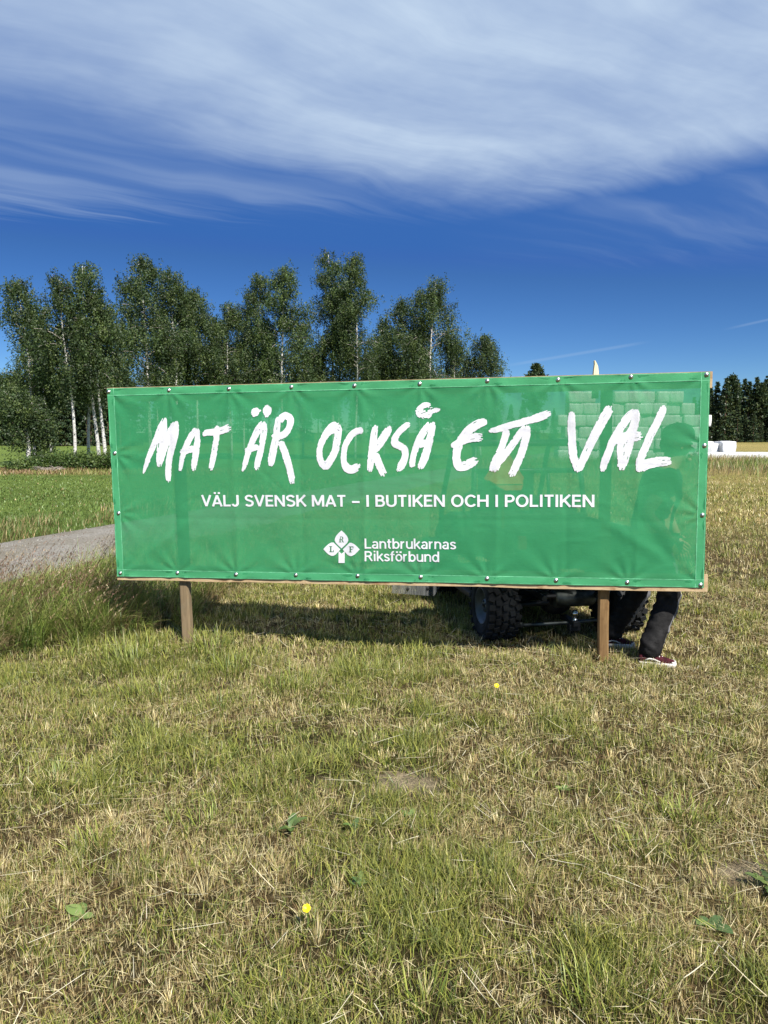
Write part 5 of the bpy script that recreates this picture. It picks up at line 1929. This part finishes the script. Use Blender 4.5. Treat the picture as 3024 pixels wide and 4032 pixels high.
F1 = Vector((1.80, 5.11, 0))          # front foot (heel), lit by the sun
F2 = Vector((1.675, 5.56, 0))          # back foot
hipc = Vector((1.88, 5.36, .90))
hipN, hipF = hipc + Vector((0, -.095, 0)), hipc + Vector((0, .095, 0))
k1, k2 = Vector((1.975, 5.20, .49)), Vector((1.885, 5.52, .47))
a1, a2 = F1 + Vector((.02, 0, .10)), F2 + Vector((.02, 0, .11))
chest, neck = Vector((1.93, 5.36, 1.22)), Vector((2.00, 5.36, 1.37))
headc = Vector((2.06, 5.36, 1.51))
shN, shF = Vector((1.945, 5.19, 1.29)), Vector((1.965, 5.53, 1.29))
elN, elF = Vector((1.77, 5.13, 1.05)), Vector((2.06, 5.58, 1.04))
wrN, wrF = Vector((1.93, 5.10, .89)), Vector((2.15, 5.52, .82))

man = empty('person', (1.80, 5.30, 0))
tag(man, 'person in black trousers, cap and maroon shoes walking right behind the banner', 'person')
vb = [hipc, hipc.lerp(chest, .45), chest, neck, headc + Vector((-.012, 0, -.045)), headc + Vector((-.005, 0, .04)), headc + Vector((-.012, 0, .095)),
      shN, elN, wrN, shF, elF, wrF, hipN, k1, a1, hipF, k2, a2]
eb = [(0, 1), (1, 2), (2, 3), (3, 4), (4, 5), (5, 6), (2, 7), (7, 8), (8, 9), (2, 10), (10, 11), (11, 12), (0, 13), (13, 14), (14, 15), (0, 16), (16, 17), (17, 18)]
rb = [.125, .115, .13, .055, .082, .098, .07, .062, .046, .030, .062, .046, .030, .085, .058, .042, .085, .058, .042]
body = link('body', skin('body', vb, eb, rb), man, M_SKIN, True, True)
# face, on the profile turned right
fc_ = MB()
fx = headc + Vector((.092, 0, -.01))
fc_.lathe([(.001, .034), (.008, .026), (.014, .008), (.019, -.008)], fx + Vector((-.010, 0, -.012)), (1, 0, -.25), 10)
fc_.box(fx + Vector((-.010, 0, -.062)), (.016, .045, .016), None, 0, .005)
fc_.box(fx + Vector((-.018, 0, -.095)), (.030, .05, .03), None, 0, .012)
for s_ in (-1, 1):
    fc_.lathe([(.001, .012), (.012, .01), (.026, .004), (.030, -.004)], headc + Vector((-.012, s_ * .088, -.012)), (.15, s_, .1), 12)
fc_.build('face', M_SKIN, man, True, True)
ey = MB()
for s_ in (-1, 1):
    ey.lathe([(.001, .010), (.007, .008), (.010, .0)], fx + Vector((-.016, s_ * .033, .020)), (1, s_ * .3, 0), 8)
ey.build('eyes', M_HAIR, man, True, True)
# hands with five fingers each
for wr, el_, hand_dir in ((wrN, elN, Vector((.8, .0, -.55))), (wrF, elF, Vector((.35, -.15, -.92)))):
    d = hand_dir.normalized()
    s_ = d.cross(Vector((0, 1, 0))).normalized()
    t_ = s_.cross(d).normalized()
    pv, pe, pr = [wr - d * .02, wr + d * .04, wr + d * .085], [(0, 1), (1, 2)], [.024, (.036, .018), (.038, .017)]
    for f in range(4):
        o_ = (f - 1.5) * .019
        ln_ = (.030, .036, .038, .030)[f]
        b0 = wr + d * .09 + s_ * o_
        i0 = len(pv)
        pv += [b0, b0 + d * ln_ + t_ * .006, b0 + d * ln_ * 1.6 + t_ * .022, b0 + d * ln_ * 1.9 + t_ * .042]
        pe += [(2, i0), (i0, i0 + 1), (i0 + 1, i0 + 2), (i0 + 2, i0 + 3)]
        pr += [.0095, .0088, .0082, .007]
    i0 = len(pv)
    b0 = wr + d * .035 + s_ * .034
    pv += [b0, b0 + d * .028 + s_ * .020 + t_ * .008, b0 + d * .055 + s_ * .022 + t_ * .016]
    pe += [(1, i0), (i0, i0 + 1), (i0 + 1, i0 + 2)]
    pr += [.012, .0105, .008]
    link('hand', skin('hand', pv, pe, pr, 2), man, M_SKIN, True, True)
# shirt
vsx = [hipc + Vector((0, 0, -.02)), hipc + Vector((.01, 0, .05)), hipc.lerp(chest, .5), chest, neck + Vector((-.012, 0, -.045)), shN, shN.lerp(elN, .62), shF, shF.lerp(elF, .62)]
link('shirt', skin('shirt', vsx, [(0, 1), (1, 2), (2, 3), (3, 4), (3, 5), (5, 6), (3, 7), (7, 8)], [.150, .150, .145, .158, .072, .085, .074, .085, .074], 2, 0, .008), man, M_SHIRT, True, True)
# trousers, loose and creased
tv_, te_, trr = [hipc + Vector((0, 0, .03))], [], [.140]
for hp, kn, an_ in ((hipN, k1, a1), (hipF, k2, a2)):
    i0 = len(tv_)
    fw = Vector((.012, 0, 0))
    tv_ += [hp + Vector((0, 0, -.08)), hp.lerp(kn, .55), kn + fw, kn.lerp(an_, .35) + fw * .3, kn.lerp(an_, .70), an_ + Vector((.0, 0, .03)), an_ + Vector((.008, 0, -.045))]
    te_ += [(0, i0)] + [(i0 + j, i0 + j + 1) for j in range(6)]
    trr += [.112, .100, .086, .084, .080, .084, .072]
tm = skin('trousers', tv_, te_, trr, 3, 0, .011)
tm.materials.append(M_TROU)
tm.materials.append(M_TGREY)
mi = []
for pl in tm.polygons:
    c = pl.center
    g_ = 0
    for hp, kn, an_ in ((hipN, k1, a1), (hipF, k2, a2)):
        t = (hp.z - c.z) / (hp.z - an_.z)
        cl_ = hp.lerp(kn, min(1, t / .5)) if t < .5 else kn.lerp(an_, (t - .5) / .5)
        if 0.15 < t < .93 and c.x - cl_.x > .055 and (c.y - cl_.y) < .045 and abs(c.y - cl_.y) < .09:
            g_ = 1
    mi.append(g_)
tm.polygons.foreach_set('material_index', mi)
tr_o = link('trousers', tm, man, None, True, True)
# cap with peak, hair below it
cp = MB()
cc_ = headc + Vector((-.005, 0, .045))
cp.lathe([(.108, -.02), (.112, .01), (.108, .05), (.088, .085), (.05, .104), (.012, .110), (.001, .118)], cc_, (-.10, 0, 1), 20)
pk = [cc_ + Vector((.085 + .085 * math.cos(a), .085 * math.sin(a), -.012 - .02 * math.cos(a))) for a in [R(-90 + 20 * i) for i in range(10)]]
cp.prism([cc_ + Vector((.06, -.085, .004))] + pk + [cc_ + Vector((.06, .085, .004))], (0, 0, .007))
cp.build('cap', M_CAP, man, True, True)
hr_ = MB()
hr_.lathe([(.098, .035), (.104, .0), (.100, -.04), (.075, -.075), (.02, -.085)], headc + Vector((-.022, 0, .01)), (.25, 0, 1), 18)
hr_.build('hair', M_HAIR, man, True, True)


# shoes
def shoe(heel, ang):
    """canvas shoe; heel point on the ground, ang = heading"""
    ca_, sa_ = math.cos(ang), math.sin(ang)

    def T(l, s_, z):
        l, s_, z = l * .84, s_ * .88, z * .86
        return Vector((heel.x + l * ca_ - s_ * sa_, heel.y + l * sa_ + s_ * ca_, z + heel.z))
    secs = [(-.045, .026, .030), (-.03, .034, .052), (.0, .037, .058), (.05, .036, .050), (.10, .039, .044), (.15, .046, .038), (.19, .047, .034), (.225, .040, .030), (.243, .022, .024)]
    up, so = MB(), MB()
    ringu, ringb = [], []
    tops = [.078, .092, .098, .100, .094, .076, .062, .052, .036]
    for (l, w, _), tz in zip(secs, tops):
        ringu.append([T(l, s_ * w, z) for s_, z in ((-1.0, .026), (-.98, .026 + (tz - .026) * .45), (-.62, .026 + (tz - .026) * .86), (0, tz), (.62, .026 + (tz - .026) * .86), (.98, .026 + (tz - .026) * .45), (1.0, .026))])
        ringb.append([T(l * 1.0, s_ * (w + .005), z) for s_, z in ((-1, .0), (-1.03, .018), (-1.0, .036), (1.0, .036), (1.03, .018), (1, .0))])
    for rings, tgt in ((ringu, up), (ringb, so)):
        k = len(rings[0])
        vs_ = [p for r_ in rings for p in r_]
        fs_ = []
        for i in range(len(rings) - 1):
            for j in range(k if tgt is so else k - 1):
                j2 = (j + 1) % k
                fs_.append((i * k + j, i * k + j2, (i + 1) * k + j2, (i + 1) * k + j))
        fs_ += [tuple(reversed(range(k))), tuple((len(rings) - 1) * k + j for j in range(k))]
        tgt.add(vs_, fs_)
    s_o = up.build('shoe', M_SHOE, man, True, True)
    extra = [('sole', so.mesh('sole'))]
    toe = MB()
    toe.tube([T(.205 + .030 * math.sin(a), .043 * math.cos(a), .040) for a in [R(15 * i) for i in range(13)]], .0075, 6)
    extra.append(('toe_bumper', toe.mesh('toe_bumper')))
    for i in range(4):
        lc = MB()
        l = .088 + i * .022
        z = .098 - i * .012
        lc.tube([T(l, -.028, z - .008), T(l + .004, 0, z + .004), T(l, .028, z - .008)], .0042, 5)
        extra.append(('lace', lc.mesh('lace')))
    stp = MB()
    stp.tube([T(.0, -.040, .050), T(.035, -.042, .066), (T(.07, -.041, .060)), T(.115, -.041, .042)], .0055, 5)
    extra.append(('side_stripe', stp.mesh('side_stripe')))
    for n_, me_ in extra:
        o_ = link(n_, me_, s_o, M_SOLE, True)


shoe(Vector((1.785, 5.10, .014)), R(-14))
shoe(Vector((1.655, 5.555, .012)), R(-4))

# ------------------------------------------------------------------ small plants in the lawn
M_BROAD = leaf_mat('broad_leaves', .25, (1, 1.2, .4), .06, .4)
M_YEL = simple('buttercup_yellow', (.85, .62, .01), .35, 0, .4, .05)
M_STEMG = simple('green_stem', (.12, .19, .04), .6, 0, .2, .1)


def broadleaf(name, x, y, n, L, label, group, seed, up_=.6, wide=.36, tone=1.0, notch=.0):
    r3 = random.Random(seed)
    z0_ = float(hgt(np.array([x]), np.array([y]))[0])
    root = empty(name, (x, y, z0_))
    tag(root, label, 'plant', group)
    for i in range(n):
        a = i * 2.4 + r3.random() * 2
        d = Vector((math.cos(a), math.sin(a), 0))
        s_ = Vector((-d.y, d.x, 0))
        ln_ = L * .72 * r3.uniform(.45, 1.15)
        el = up_ * r3.uniform(.3, 1.5)
        vs_, fs_ = [], []
        k = 8
        for j in range(k + 1):
            t = j / k
            w = ln_ * wide * .5 * (math.sin(math.pi * min(1, t * .97 + .03)) ** .8) * (1 + notch * (1 if j % 2 else -1)) + .002
            p = d * (ln_ * t * math.cos(el * (1 - .5 * t))) + Vector((0, 0, ln_ * (math.sin(el) * t - .45 * t * t * math.sin(el)) + .012))
            f = .18 * w
            vs_ += [p - s_ * w + Vector((0, 0, f)), p, p + s_ * w + Vector((0, 0, f))]
        for j in range(k):
            for c in (0, 1):
                o_ = j * 3 + c
                fs_.append((o_, o_ + 1, o_ + 4, o_ + 3))
        col = np.array([(.10, .165, .035), (.15, .21, .05), (.075, .13, .035)])[r3.randrange(3)] * tone * r3.uniform(.85, 1.2)
        me_ = np_mesh('leaf', np.array([tuple(v) for v in vs_]), np.array(fs_), np.tile(col, (len(vs_), 1)))
        link('leaf', me_, root, M_BROAD, True)


PG = 'broad-leaved weeds in the lawn'
broadleaf('weed_plant', -.375, 2.92, 6, .105, 'dark green dandelion with toothed leaves left of the lawn centre', PG, 1, .95, .40, .8, .22)
broadleaf('weed_plant', -1.00, 2.36, 5, .085, 'broad-leaved plantain at lower left with one pale rounded leaf', PG, 2, .5, .62, 1.15)
broadleaf('weed_plant', 1.06, 2.33, 5, .100, 'large-leaved dock plant near the lower right corner', PG, 3, .45, .58, 1.0)
broadleaf('weed_plant', .11, 3.02, 7, .085, 'leafy dandelion patch below the bare sandy spot', PG, 4, .8, .42, 1.0, .18)
broadleaf('weed_plant', -.12, 2.92, 4, .075, 'small upright dandelion right of the dark dandelion', PG, 5, 1.0, .38, .95, .15)
broadleaf('weed_plant', -.08, 2.52, 4, .085, 'upright narrow-leaved plant above the lower buttercup', PG, 6, 1.1, .40, 1.2)
broadleaf('weed_plant', 1.36, 2.52, 6, .13, 'dark toothed thistle-like plant at the right picture edge', PG, 8, .7, .34, .7, .3)
broadleaf('weed_plant', .80, 3.25, 4, .07, 'small round-leaved plant in the dry grass at right', PG, 10, .5, .6, 1.2)


def buttercup(x, y, h, r_, label):
    z0_ = float(hgt(np.array([x]), np.array([y]))[0])
    root = empty('buttercup', (x, y, z0_))
    tag(root, label, 'flower', 'yellow buttercups in the lawn')
    st_ = MB()
    st_.tube([(0, 0, 0), (.004, .002, h * .5), (.0, -.004, h)], .0018, 5)
    st_.build('stem', M_STEMG, root)
    tilt = Matrix.Rotation(.75, 3, 'X')
    for i in range(5):
        a = i * 2 * math.pi / 5
        rows_ = []
        for t, w, z in ((.0, .15, 0), (.35, .62, .10), (.75, .80, .28), (1.0, .45, .36)):
            for s_ in (-1, 0, 1):
                p = Vector((math.cos(a) * t * r_ - math.sin(a) * w * s_ * r_ * .62, math.sin(a) * t * r_ + math.cos(a) * w * s_ * r_ * .62, (z + .06 * abs(s_)) * r_))
                rows_.append(tilt @ p + Vector((0, -.004, h)))
        me_ = bpy.data.meshes.new('petal')
        me_.from_pydata([tuple(v) for v in rows_], [], [(k * 3 + c, k * 3 + c + 1, k * 3 + c + 4, k * 3 + c + 3) for k in range(3) for c in (0, 1)])
        link('petal', me_, root, M_YEL, True)


buttercup(.665, 4.38, .09, .014, 'small yellow buttercup in the lawn below the right half of the banner')
buttercup(-.247, 2.30, .085, .013, 'yellow buttercup low in the lawn near the bottom of the picture')
